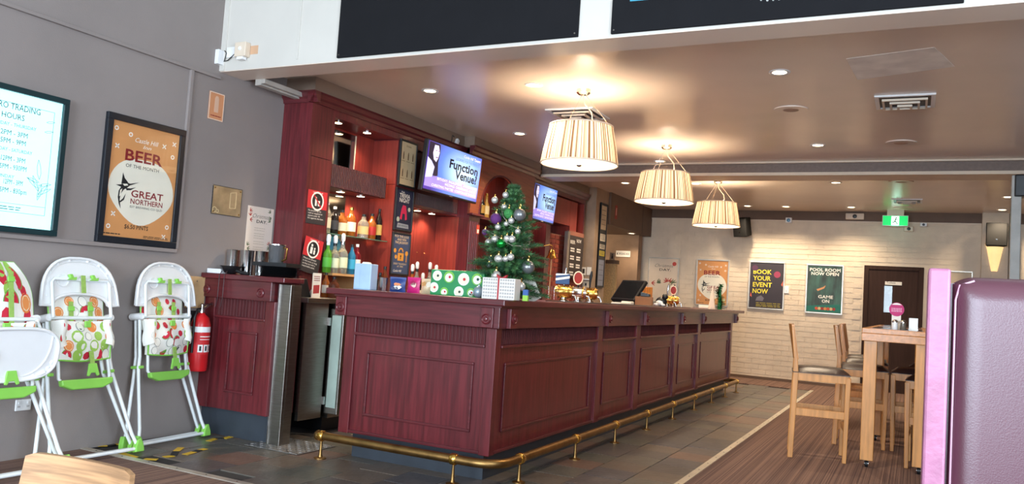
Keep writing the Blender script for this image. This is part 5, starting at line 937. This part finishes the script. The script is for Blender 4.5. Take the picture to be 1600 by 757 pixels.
def vent(px, py, s, label, n=4):
    p = on(px, py, 'z', ZC); o = thing('air_vent', label, 'air vent', p, group='air conditioning vents')
    for k in range(n):
        r = s*(1-k/n); t = .03 if k == 0 else .016; z = -.012-.012*k if k else -.012
        for q in ((-r, r, -r, -r+t), (-r, r, r-t, r), (-r, -r+t, -r+t, r-t), (r-t, r, -r+t, r-t)): part('louvre' if k else 'frame', MB().box(q[0], q[1], q[2], q[3], z+.0-(.01 if k else 0), 0 if k == 0 else z+.006), WHITEPL if k == 0 else CREAM, o)
    part('duct', MB().box(-s*.98, s*.98, -s*.98, s*.98, -.003, 0), DARKW, o)
vent(903, 178, .23, 'square air vent in the ceiling behind the first pendant lamp'); vent(1414, 158, .21, 'square air vent in the open ceiling between bulkhead and cross beam'); vent(1417, 314, .2, 'square air vent near the green exit sign', 3)
for px, py, lab in ((1236, 171, 'flush round ceiling speaker beside the downlight'), (1408, 223, 'flush round ceiling speaker before the cross beam'), (1408, 284, 'flush round ceiling speaker just past the cross beam'), (1412, 325, 'flush round ceiling speaker near the exit sign')):
    p = on(px, py, 'z', ZC); o = thing('ceiling_speaker', lab, 'speaker', p, group='ceiling speakers'); part('grille', MB().lathe([(.13, 0), (.128, -.006), (.001, -.01)], (0, 0, 0), 28), mat('speaker_grille', (176, 150, 132), .6, bump=.3, bs=300), o, 40); part('rim', MB().lathe([(.14, 0), (.138, -.008), (.128, -.008)], (0, 0, 0), 28), CEIL, o, 40)
pc = [on(*q, 'z', ZC-.001) for q in ((1322, 92), (1460, 74), (1492, 104), (1340, 125))]; solo('ceiling_patch', MB().prism([(v.x, v.y) for v in pc], 'z', ZC-.002, ZC), mat('patch_paint', (246, 236, 224), .6), 'paler rectangle of patched paint on the ceiling', 'paint patch')
# pendant lamps
def shade_mat():
    m = bpy.data.materials.new('pleated_shade'); m.use_nodes = True; N, L = m.node_tree.nodes, m.node_tree.links; N.clear(); o_ = N.new('ShaderNodeOutputMaterial'); d = N.new('ShaderNodeBsdfDiffuse'); t = N.new('ShaderNodeBsdfTranslucent'); mx = N.new('ShaderNodeMixShader')
    tc = N.new('ShaderNodeTexCoord'); nz = N.new('ShaderNodeTexNoise'); nz.inputs['Scale'].default_value = 60; mp = N.new('ShaderNodeTexGradient'); mp.gradient_type = 'RADIAL'; L.new(tc.outputs['Object'], mp.inputs[0]); mu = N.new('ShaderNodeMath'); mu.operation = 'MULTIPLY'; mu.inputs[1].default_value = 1.6; L.new(mp.outputs['Fac'], mu.inputs[0]); nz.noise_dimensions = '1D'; L.new(mu.outputs[0], nz.inputs['W'])
    cr = N.new('ShaderNodeValToRGB'); cr.color_ramp.elements[0].position = .38; cr.color_ramp.elements[1].position = .6; cr.color_ramp.elements[0].color = (*lin((112, 84, 62)), 1); cr.color_ramp.elements[1].color = (*lin((238, 224, 198)), 1); L.new(nz.outputs['Fac'], cr.inputs[0]); L.new(cr.outputs[0], d.inputs[0]); L.new(cr.outputs[0], t.inputs[0]); mx.inputs[0].default_value = .16
    L.new(d.outputs[0], mx.inputs[1]); L.new(t.outputs[0], mx.inputs[2]); L.new(mx.outputs[0], o_.inputs[0]); return m
SHD = shade_mat()
def pendant(x, y, label):
    o = thing('pendant_lamp', label, 'pendant lamp', (x, y, ZC), group='pendant lamps over the bar')
    part('ceiling_rose', MB().lathe([(.06, 0), (.058, -.03), (.04, -.045), (.008, -.05)], (0, 0, 0), 20), CHROME, o, 40)
    zt, zb = -.305, -.615
    b = MB(); n = 144; pf = [(.255, zt), (.275, zt-.1), (.295, zt-.2), (.312, zb)]; b.lathe(pf, (0, 0, 0), n, ripple=.008); b.f = b.f[:n*3]; part('pleated_shade', b, SHD, o, 80)
    for r, z in ((.257, zt), (.313, zb)): part('shade_ring', MB().tube([(r*math.cos(2*PI*i/40), r*math.sin(2*PI*i/40), z) for i in range(40)], .006, 6, True), CREAM, o, 60)
    part('diffuser', MB().lathe([(.30, zb+.004), (.30, zb-.002), (.001, zb-.006)], (0, 0, 0), 40), LAMPW, o, 40); part('finial', MB().lathe([(.022, zb-.006), (.02, zb-.014), (.004, zb-.022)], (0, 0, 0), 14), CHROME, o, 40)
    for k in range(3): a = 2*PI*k/3+.5; part('suspension_wire', MB().tube([(.02*math.cos(a), .02*math.sin(a), -.045), (.25*math.cos(a), .25*math.sin(a), zt)], .0022, 5), CHROME, o, 50)
    part('flex', MB().tube([(0, 0, -.05), (.02, 0, -.12), (.09, -.02, -.2), (.1, -.02, -.26), (.04, 0, -.31), (0, 0, -.36)], .006, 7), CREAM, o, 50); part('lamp_holder', MB().lathe([(.02, -.36), (.024, -.40), (.02, -.42)], (0, 0, 0), 12), CHROME, o, 40); part('bulb', MB().ball((0, 0, -.455), .036, 14), mat('bulb_glass', (255, 226, 180), .3, var=0, emit=12), o, 60)
    light('pendant_glow', 'POINT', (0, 0, -.44), 40, (1, .84, .64), o, .05)
    light('pendant_down', 'SPOT', (0, 0, zb-.02), 20, (1, .82, .6), o, .25, 2.5, .9)
for (px, py), lab in zip(((912, 140), (1042, 227), (1122, 282)), ('pleated drum pendant lamp hanging over the bar nearest the bulkhead', 'pleated drum pendant lamp hanging between the two others over the bar', 'pleated drum pendant lamp past the cross beam, near the far wall')):
    p = on(px, py, 'z', ZC); pendant(p.x, p.y, lab)
# ================================================================== far wall posters and fittings
def fwall(name, label, cat, x0, x1, z0, **k): return thing(name, label, cat, ((x0+x1)/2, YF-.009, z0), **k), x1-x0
ALU = mat('aluminium_frame', (200, 192, 178), .35, metal=.7)
o, w = fwall('christmas_poster', 'cream Christmas day poster in a silver frame on the brick wall', 'poster', -4.36, -3.79, 1.19, group='framed posters on the brick wall'); h = .815; frame(o, w, h, .022, .022, ALU); g = sheet(o, 'artwork', -w/2+.02, w/2-.02, .02, h-.02, -.012, flat((226, 208, 186))); xmas_art(g, w-.04, h-.04, -.012, .02, True)
o, w = fwall('beer_poster', 'orange beer of the month poster in a silver frame on the brick wall', 'poster', -3.478, -2.904, 1.19, group='framed posters on the brick wall'); frame(o, w, h, .022, .022, ALU); g = sheet(o, 'artwork', -w/2+.02, w/2-.02, .02, h-.02, -.012, ORANGE); beer_art(g, w-.04, h-.04, -.012, .02)
o, w = fwall('event_poster', 'black poster with yellow book your event now lettering on the brick wall', 'poster', -2.567, -1.974, 1.19, group='framed posters on the brick wall'); frame(o, w, h, .022, .022, ALU); g = sheet(o, 'artwork', -w/2+.02, w/2-.02, .02, h-.02, -.012, flat((52, 46, 54)))
YL = flat((232, 214, 60))
for s, z, x1 in (('BOOK', .60, .08), ('YOUR', .49, .07), ('EVENT', .38, .09), ('NOW', .27, .03)): tx(g, s, -.225, x1, z, .075, -.012, YL, .02)
pr(g, 'pink_glow', [circ(.17, .60, .055, 14)], -.012, flat((150, 56, 84))); pr(g, 'purple_glow', [circ(-.2, .70, .05, 12)], -.012, flat((84, 50, 74))); pr(g, 'pink_hand', [[(.24, .43), (.27, .5), (.265, .4)], [(-.265, .22), (-.25, .29), (-.235, .2)]], -.012, flat((216, 100, 80))); pr(g, 'grey_figure', [[(-.17, .14), (-.05, .14), (-.03, .19), (-.08, .235), (-.15, .2)]], -.012, flat((110, 106, 116))); lines(g, -.16, .24, (.1, .07, .045), .012, -.012, flat((160, 146, 50)))
o, w = fwall('pool_poster', 'green poster with white pool room now open lettering on the brick wall', 'poster', -1.635, -1.056, 1.18, group='framed posters on the brick wall'); frame(o, w, h, .022, .022, ALU); g = sheet(o, 'artwork', -w/2+.02, w/2-.02, .02, h-.02, -.012, mat('pool_print', (62, 100, 88), .5, col2=(40, 48, 44), vs=3, st=(3, 1, .8)))
tx(g, 'POOL ROOM', -.235, .24, .70, .05, -.012, WHITEI, .015); tx(g, 'NOW OPEN', -.21, .215, .635, .05, -.012, WHITEI, .015); tx(g, 'GAME', -.09, .14, .255, .05, -.012, WHITEI, .015); tx(g, 'ON', -.03, .085, .185, .05, -.012, WHITEI, .015)
pr(g, 'green_cloth', [[(-.265, .03), (.265, .03), (.265, .17), (.05, .15), (-.265, .12)]], -.012, flat((30, 110, 96)))
for k in range(7): pr(g, 'pool_ball', [circ(-.11+.045*k, .085+.02*((k*3) % 3), .026, 10)], -.0128, flat([(190, 80, 50), (214, 180, 130), (150, 50, 44), (196, 130, 70)][k % 4]))
pr(g, 'player_arm', [[(-.12, .40), (-.02, .44), (.02, .47), (.0, .42), (-.1, .37)]], -.012, flat((196, 140, 96)))
o, w = fwall('framed_sheet', 'pale framed sheet on the brick wall beside the toilet door', 'frame', .36, .785, 1.3); hh = .68; frame(o, w, hh, .02, .02, ALU); sheet(o, 'sheet', -w/2+.02, w/2-.02, .02, hh-.02, -.01, flat((206, 188, 160)))
p = on(1229, 453, 'y', YF); solo('light_switch', MB().box(-.04, .04, -.012, 0, -.06, .06).box(-.012, .012, -.018, -.012, -.02, .02), WHITEPL, 'white light switch between the two dark posters', 'light switch', (p.x, YF-.009, p.z), bevel=.003)
# exit sign
p0, p1 = on(1379, 337, 'y', YF-.3), on(1419, 354, 'y', YF-.3); o = thing('exit_sign', 'green lit running man exit sign hanging from the ceiling', 'exit sign', ((p0.x+p1.x)/2, YF-.3, p1.z)); w, h = p1.x-p0.x, p0.z-p1.z
part('housing', MB().box(-w/2, w/2, -.03, .03, 0, h), WHITEPL, o, bevel=.004); part('stem', MB().box(-.12, .12, -.02, .02, h, ZC-p1.z), CREAM, o)
g = sheet(o, 'lit_face', -w/2+.008, w/2-.008, .008, h-.008, -.033, flat((24, 168, 84), 1.0)); pr(g, 'white_doorway', [[(-.055, .012), (.055, .012), (.055, h-.012), (-.055, h-.012)]], -.033, flat((226, 250, 236), 1.2)); G2 = flat((20, 110, 60)); hz = h/2
pr(g, 'running_man', [circ(.012, hz+.042, .012, 8)]+stroke([(.008, hz+.03), (-.004, hz-.01), (-.026, hz-.03), (-.045, hz-.028)], .014)+stroke([(-.004, hz-.01), (.02, hz-.03), (.03, hz-.058)], .014)+stroke([(.006, hz+.022), (.03, hz+.01), (.042, hz+.022)], .009)+stroke([(.004, hz+.022), (-.022, hz+.022), (-.032, hz+.004)], .009), -.0338, G2)
light('exit_sign_glow', 'POINT', (p0.x+.2, YF-.40, p1.z-.02), .35, (.3, 1, .7), radius=.06)
for px, py, nm, lab, w_, h_, m in ((1336, 339, 'air_curtain', 'cream box unit on the wall beside the exit sign', .28, .1, CREAM), (1233, 345, 'motion_sensor', 'white motion sensor with blue lens at the top of the brick wall', .1, .09, WHITEPL), (1420, 358.5, 'emergency_light', 'small white emergency light under the exit sign', .13, .08, CREAM), (1443, 352, 'cable_box', 'little white cable box on the picture rail', .1, .06, WHITEPL)):
    p = on(px, py, 'y', YF-.03); o = thing(nm, lab, 'fitting', (p.x, YF-.03, p.z-h_/2)); part('housing', MB().box(-w_/2, w_/2, -.07, 0, 0, h_), m, o, bevel=.01); part('lens', MB().lathe([(h_*.3, -.072), (h_*.34, -.07)], (0, 0, h_*.5), 12, 'y'), mat('blue_lens', (70, 130, 170), .15) if nm == 'motion_sensor' else DARKW, o, 40)
def speaker(label, px0, py0, px1, py1, y, rx=0, rz=0):
    a, c = on(px0, py0, 'y', y), on(px1, py1, 'y', y); w_, h_ = c.x-a.x, a.z-c.z; o = thing('wall_speaker', label, 'speaker', ((a.x+c.x)/2, y, c.z), rz, 'black wall speakers'); o.rotation_euler = (rx, 0, rz)
    part('cabinet', MB().prism([(-w_/2, 0), (w_/2, 0), (w_/2*.8, .2), (-w_/2*.8, .2)], 'z', 0, h_), mat('speaker_box', (14, 13, 13), .8, spec=.2), o, bevel=.008); part('grille', MB().box(-w_/2+.012, w_/2-.012, -.01, 0, .012, h_-.012), mat('speaker_cloth', (14, 13, 13), .9, bump=.3, bs=300), o); part('badge', MB().box(-.01, .01, -.013, -.01, h_*.25, h_*.3), CHROME, o); part('bracket', MB().box(-.02, .02, .18, .3, h_*.4, h_*.55), BLACK, o)
speaker('black loudspeaker over the wall lamp on the pilaster', 1541, 348, 1574, 385, YF-.36); speaker('black loudspeaker tilted on the brick wall behind the last pendant', 1146, 342, 1169, 371, YF-.34, .25, -.35)
# sconce
p = on(1554, 402, 'y', YF-.13); o = thing('wall_sconce', 'glowing flared wall lamp on the brick pilaster', 'wall lamp', (p.x, YF-.13, p.z-.22))
q = MB(); n = 10; pf = [(.04, 0), (.07, .15), (.105, .34), (.125, .42)]
for r, z in pf: q.v += [(r*math.cos(PI+PI*i/n), .9*r*math.sin(PI+PI*i/n), z) for i in range(n+1)]
for j in range(3): q.f += [(j*(n+1)+i, j*(n+1)+i+1, (j+1)*(n+1)+i+1, (j+1)*(n+1)+i) for i in range(n)]
part('shade', q, mat('sconce_glass', (226, 190, 130), .5, var=.05, emit=.8), o, 60); part('back_plate', MB().box(-.04, .04, -.01, 0, 0, .40), BRASS, o); part('rim', MB().tube([(.127*math.cos(PI+PI*i/n), .9*.127*math.sin(PI+PI*i/n), .42) for i in range(n+1)], .006, 6), GOLD, o, 50); part('bulb', MB().ball((0, -.055, .44), .042, 12), mat('bulb_glass', (255, 226, 180)), o, 60); light('sconce_glow', 'POINT', (0, -.06, .46), 12, (1, .82, .55), o, .04)
# passage fittings
p = on(973.5, 397, 'y', 13.94); o = thing('direction_sign', 'white smoking area sign with black arrow in the passage', 'sign', (p.x, 13.945, p.z-.055)); g = sheet(o, 'panel', -.135, .135, 0, .11, -.006, WHITEI, .006); tx(g, 'SMOKING AREA', -.08, .12, .035, .04, -.006, INK); pr(g, 'arrow', [[(-.12, .055), (-.1, .085), (-.1, .025)]], -.006, INK)
p = on(950, 391, 'y', 13.3); solo('lit_sign', MB().box(-.05, .05, -.01, .01, -.13, .13), flat((250, 232, 196), .8), 'white upright sign standing above the beige partition', 'sign', (p.x, 13.3-.36, zt+.13)); o = thing('restroom_sign', 'grey restroom sign with black figure above the beige partition', 'sign', (on(957, 395, 'y', 12.95).x, 12.95, zt)); g = sheet(o, 'panel', -.045, .045, 0, .13, 0, flat((160, 140, 118))); pr(g, 'figure', [circ(0, .1, .012, 8), [(-.016, .03), (.016, .03), (.012, .085), (-.012, .085)]], 0, INK)
o = thing('cctv_camera', 'grey security camera under the brown bulkhead', 'camera', on(991, 372, 'y', YF-.12)); part('arm', MB().tube([(-.06, .1, .1), (-.03, .04, .06), (0, 0, 0)], .012, 7), STEEL, o, 50); part('body', MB().lathe([(.03, -.09), (.034, -.08), (.034, .07), (.02, .08)], (.03, -.03, -.03), 12, 'y'), mat('camera_grey', (120, 108, 96), .5), o, 40); part('lens', MB().lathe([(.022, -.1), (.026, -.088)], (.03, -.03, -.03), 12, 'y'), BLACK, o, 40)
p = on(962.5, 333, 'x', -4.34); o = thing('fire_notice', 'small red fire notice on the brown bulkhead', 'notice', (-4.338, p.y, p.z-.1), LW); sheet(o, 'card', -.05, .05, 0, .22, -.003, flat((150, 44, 34))); pr(o, 'white_symbol', [[(-.015, .06), (.015, .06), (.015, .18), (-.015, .18)]], -.003, flat((210, 170, 150)))
# ================================================================== bar tables and stools
def table(y0, y1, label):
    x0, x1 = -.37, .13; o = thing('bar_table', label, 'bar table', ((x0+x1)/2, (y0+y1)/2, 0), group='high timber bar tables'); a, b_ = (x1-x0)/2, (y1-y0)/2
    part('top', MB().box(-a, a, -b_, b_, 1.06, 1.10), OAKH, o, bevel=.004); part('inlay', MB().box(-a+.06, a-.06, -b_+.06, b_-.06, 1.10, 1.1015), mat('dark_inlay', (104, 62, 44), .15, coat=.4), o)
    for q in ((-a, a, -b_, -b_+.03), (-a, a, b_-.03, b_), (-a, -a+.03, -b_+.03, b_-.03), (a-.03, a, -b_+.03, b_-.03)): part('apron', MB().box(q[0], q[1], q[2], q[3], 1.0, 1.06), OAKH, o, bevel=.003)
    for sx in (-1, 1):
        for sy in (-1, 1):
            x, y = sx*(a-.065), sy*(b_-.065); part('leg', MB().box(x-.048, x+.048, y-.048, y+.048, .06, 1.0), OAK, o, bevel=.004); c = part('castor', MB().lathe([(.026, -.012), (.028, -.006), (.028, .006), (.026, .012)], (x, y, .03), 16, 'x'), BLACK, o, 40); part('hub', MB().lathe([(.014, -.015), (.014, .015)], (x, y, .03), 10, 'x'), CHROME, c, 40); part('fork', MB().box(x-.02, x+.02, y-.012, y+.012, .052, .062), CHROME, c)
table(7.05, 8.75, 'high timber bar table with pink sign and shakers on it'); table(8.95, 10.65, 'high timber bar table standing behind the laid bar table')
def stool():
    o = thing('bar_stool', '', 'bar stool', (0, 0, 0), group='timber bar stools')
    for s in (-1, 1):
        part('rear_leg', MB().prism([(-.225, 0), (-.185, 0), (-.165, .68), (-.175, .80), (-.215, 1.07), (-.235, 1.07), (-.205, .80), (-.208, .68)], 'y', s*.19-.018, s*.19+.018), OAK, o, bevel=.004)
        part('front_leg', MB().prism([(.19, 0), (.22, 0), (.235, .68), (.195, .68)], 'y', s*.19-.018, s*.19+.018), OAK, o, bevel=.004)
        part('side_stretcher', MB().box(-.19, .2, s*.19-.010, s*.19+.010, .345, .405), OAK, o, bevel=.003); part('side_rail', MB().box(-.2, .22, s*.19-.014, s*.19+.014, .63, .695), OAK, o, bevel=.003)
    part('front_stretcher', MB().box(.195, .22, -.18, .18, .24, .29), OAK, o, bevel=.003); part('front_rail', MB().box(.2, .228, -.18, .18, .63, .695), OAK, o, bevel=.003); part('rear_rail', MB().box(-.205, -.178, -.18, .18, .63, .695), OAK, o, bevel=.003)
    b = MB(); nn = 10
    for j in range(nn+1): y = -.205+.41*j/nn; c = -.022*(1-(2*j/nn-1)**2); b.v += [(-.188+c, y, .80), (-.168+c, y, .80), (-.212+c, y, 1.085), (-.235+c, y, 1.085)]
    for j in range(nn): k = 4*j; b.f += [(k+a, k+(a+1) % 4, k+4+(a+1) % 4, k+4+a) for a in range(4)]
    b.f += [(0, 1, 2, 3), tuple(4*nn+a for a in (3, 2, 1, 0))]; part('backrest', b, OAK, o, 40)
    st = MB(); m = 8
    for j in range(m+1):
        for i in range(m+1): u, v = i/m*2-1, j/m*2-1; st.v.append((.01+u*.225, v*.212, .697+.05*((1-abs(u)**4)*(1-abs(v)**4))**.5))
    for j in range(m):
        for i in range(m): a = j*(m+1)+i; st.f.append((a, a+1, a+m+2, a+m+1))
    st.box(-.212, .23, -.208, .208, .693, .70); part('seat_pad', st, LEATHB, o, 50); return o
s0 = stool(); s0.location = (-.70, 7.28, .004); s0.rotation_euler = (0, 0, .14); s0['label'] = 'timber bar stool drawn out clear of the laid bar table'
dup(s0, (-.43, 8.29, .004), .05, 'timber bar stool tucked under the long side of the laid bar table, facing it'); dup(s0, (-.46, 9.36, .004), .02, 'timber bar stool at the second bar table, next to the laid table'); dup(s0, (-.5, 10.1, .004), .02, 'timber bar stool at the second bar table, nearer the brick wall')
dup(s0, (.19, 7.50, .004), PI-.04, 'timber bar stool under the laid bar table beside the burgundy booth'); dup(s0, (.06, 8.32, .004), PI, 'timber bar stool pushed under the laid bar table on the booth side'); dup(s0, (.2, 9.5, .004), PI, 'timber bar stool under the second bar table on the booth side')
ZTB = 1.1015
def tb(px, y): return on(px, 512, 'y', y).x
o = thing('table_talker', 'round pink sign on white card stand on the bar table', 'table sign', (tb(1400, 7.55), 7.55, ZTB)); part('card', MB().box(-.035, .035, -.006, .006, 0, .12), PAPER, o); g = part('pink_disc', MB().lathe([(.058, -.007), (.058, .007)], (0, 0, .165), 24, 'y'), flat((192, 40, 110)), o, 40); pr(g, 'white_cap', [[(x, z) for x, z in circ(0, .165, .054, 24) if z > .203]], -.007, WHITEI); lines(g, -.04, .04, (.17, .158, .146), .005, -.007, flat((240, 190, 214))); pr(o, 'stand_print', [[(-.03, .05), (.03, .05), (.03, .07), (-.03, .07)]], -.006, flat((200, 190, 180)))
for px, m, lab in ((1398, WHITEPL, 'white salt shaker in front of the pink sign'), (1411, mat('pepper_glass', (120, 112, 100), .12, trans=.3), 'grey pepper shaker beside the salt shaker')): 
    o = thing('shaker', lab, 'shaker', (tb(px, 7.42), 7.42, ZTB), group='condiment shakers'); part('jar', MB().lathe([(.022, 0), (.024, .004), (.021, .055)], (0, 0, 0), 16), m, o, 40); part('lid', MB().lathe([(.023, .055), (.023, .066), (.014, .078), (.002, .08)], (0, 0, 0), 16), CHROME, o, 40)
o = thing('menu_holder', 'small steel menu holder on the bar table near the booth', 'menu holder', (tb(1427, 7.9), 7.9, ZTB)); part('plate', MB().box(-.035, .035, -.004, .004, .006, .10), STEEL, o); part('foot', MB().box(-.04, .04, -.03, .03, 0, .006), STEEL, o)
# ================================================================== burgundy booth in the foreground
bt = thing('booth_seat', 'burgundy leather booth seat with pink vinyl edge in front of the bar tables', 'booth', (.65, 2.2, 0)); ZP = 1.322
xl = on(1443.5, 640, 'y', 2.17).x; xe = xl+.047
part('edge_panel', MB().box(xl, xe, 2.15, 2.33, 0, ZP), PINKV, bt, world=True, bevel=.006)
xs = [xe+.002+(1.25-xe)*(i/40)**1.5 for i in range(41)]; b = MB(); zz = [.30+(1.307-.30)*(1-(1-j/36)**1.6) for j in range(37)]
for z in zz:
    for x in xs:
        d = min(1, (x-xs[0])/.055, (1.307-z)/.055); d = max(0, d); b.v.append((x, 2.215-.06*math.sqrt(1-(1-d)**2)-.004*math.sin(x*5+z*3), z-(.0 if z < 1.29 else .02*(1-min(1, (x-xs[0])/.05))**2)))
k = len(xs); n = len(b.v); b.f = [(j*k+i, j*k+i+1, (j+1)*k+i+1, (j+1)*k+i) for j in range(len(zz)-1) for i in range(k-1)]
part('back_cushion', b, LEATH, bt, 60, world=True); part('back_core', MB().box(xe, 1.25, 2.20, 2.33, 0, 1.29), LEATH, bt, world=True)
part('stitching', MB().tube([(xe+.012, 2.178, .3), (xe+.012, 2.178, 1.25), (xe+.02, 2.178, 1.285), (xe+.05, 2.178, 1.297)], .0022, 5), mat('thread', (196, 160, 176), .7), bt, 50, world=True)
part('seat_cushion', MB().box(xe, 1.25, 1.68, 2.15, .36, .48), LEATH, bt, world=True, bevel=.03); part('seat_base', MB().box(xe, 1.25, 1.74, 2.2, 0, .36), BROWN, bt, world=True)
# ================================================================== pale ply dining chair at the bottom corner
q0, q1 = on(49, 705.5, 'z', .77), on(212, 736, 'z', .77); c = (q0+q1)/2; a = math.atan2(q1.y-q0.y, q1.x-q0.x); wd = (q1-q0).length
ch = thing('dining_chair', 'pale plywood dining chair in the corner in front of the high chairs', 'chair', (c.x, c.y, .004), a)
b = MB(); n = 14
for j in range(n+1):
    u = j/n*2-1; y = .018*(1-u*u); e = 1-.4*max(0, abs(u)-.93)/.07
    for yy, z in ((y, .44), (y-.014, .44), (y-.014, .766-.02*(1-e)), (y, .766-.02*(1-e))): b.v.append((u*wd/2*(1.0 if z > .5 else 1.12), yy-(.0 if z > .5 else .03), z))
for j in range(n): k = 4*j; b.f += [(k+i, k+(i+1) % 4, k+4+(i+1) % 4, k+4+i) for i in range(4)]
b.f += [(0, 1, 2, 3), tuple(4*n+i for i in (3, 2, 1, 0))]; part('backrest', b, PALEW, ch, 40); part('seat', MB().box(-.2, .2, -.02, .36, .425, .44), PALEW, ch, bevel=.006)
for sx in (-.17, .17):
    for sy in (.0, .33): part('leg', MB().tube([(sx, sy, .425), (sx*1.1, sy+(.03 if sy > .1 else -.03), 0)], [.017, .013], 10), PALEW, ch, 50)
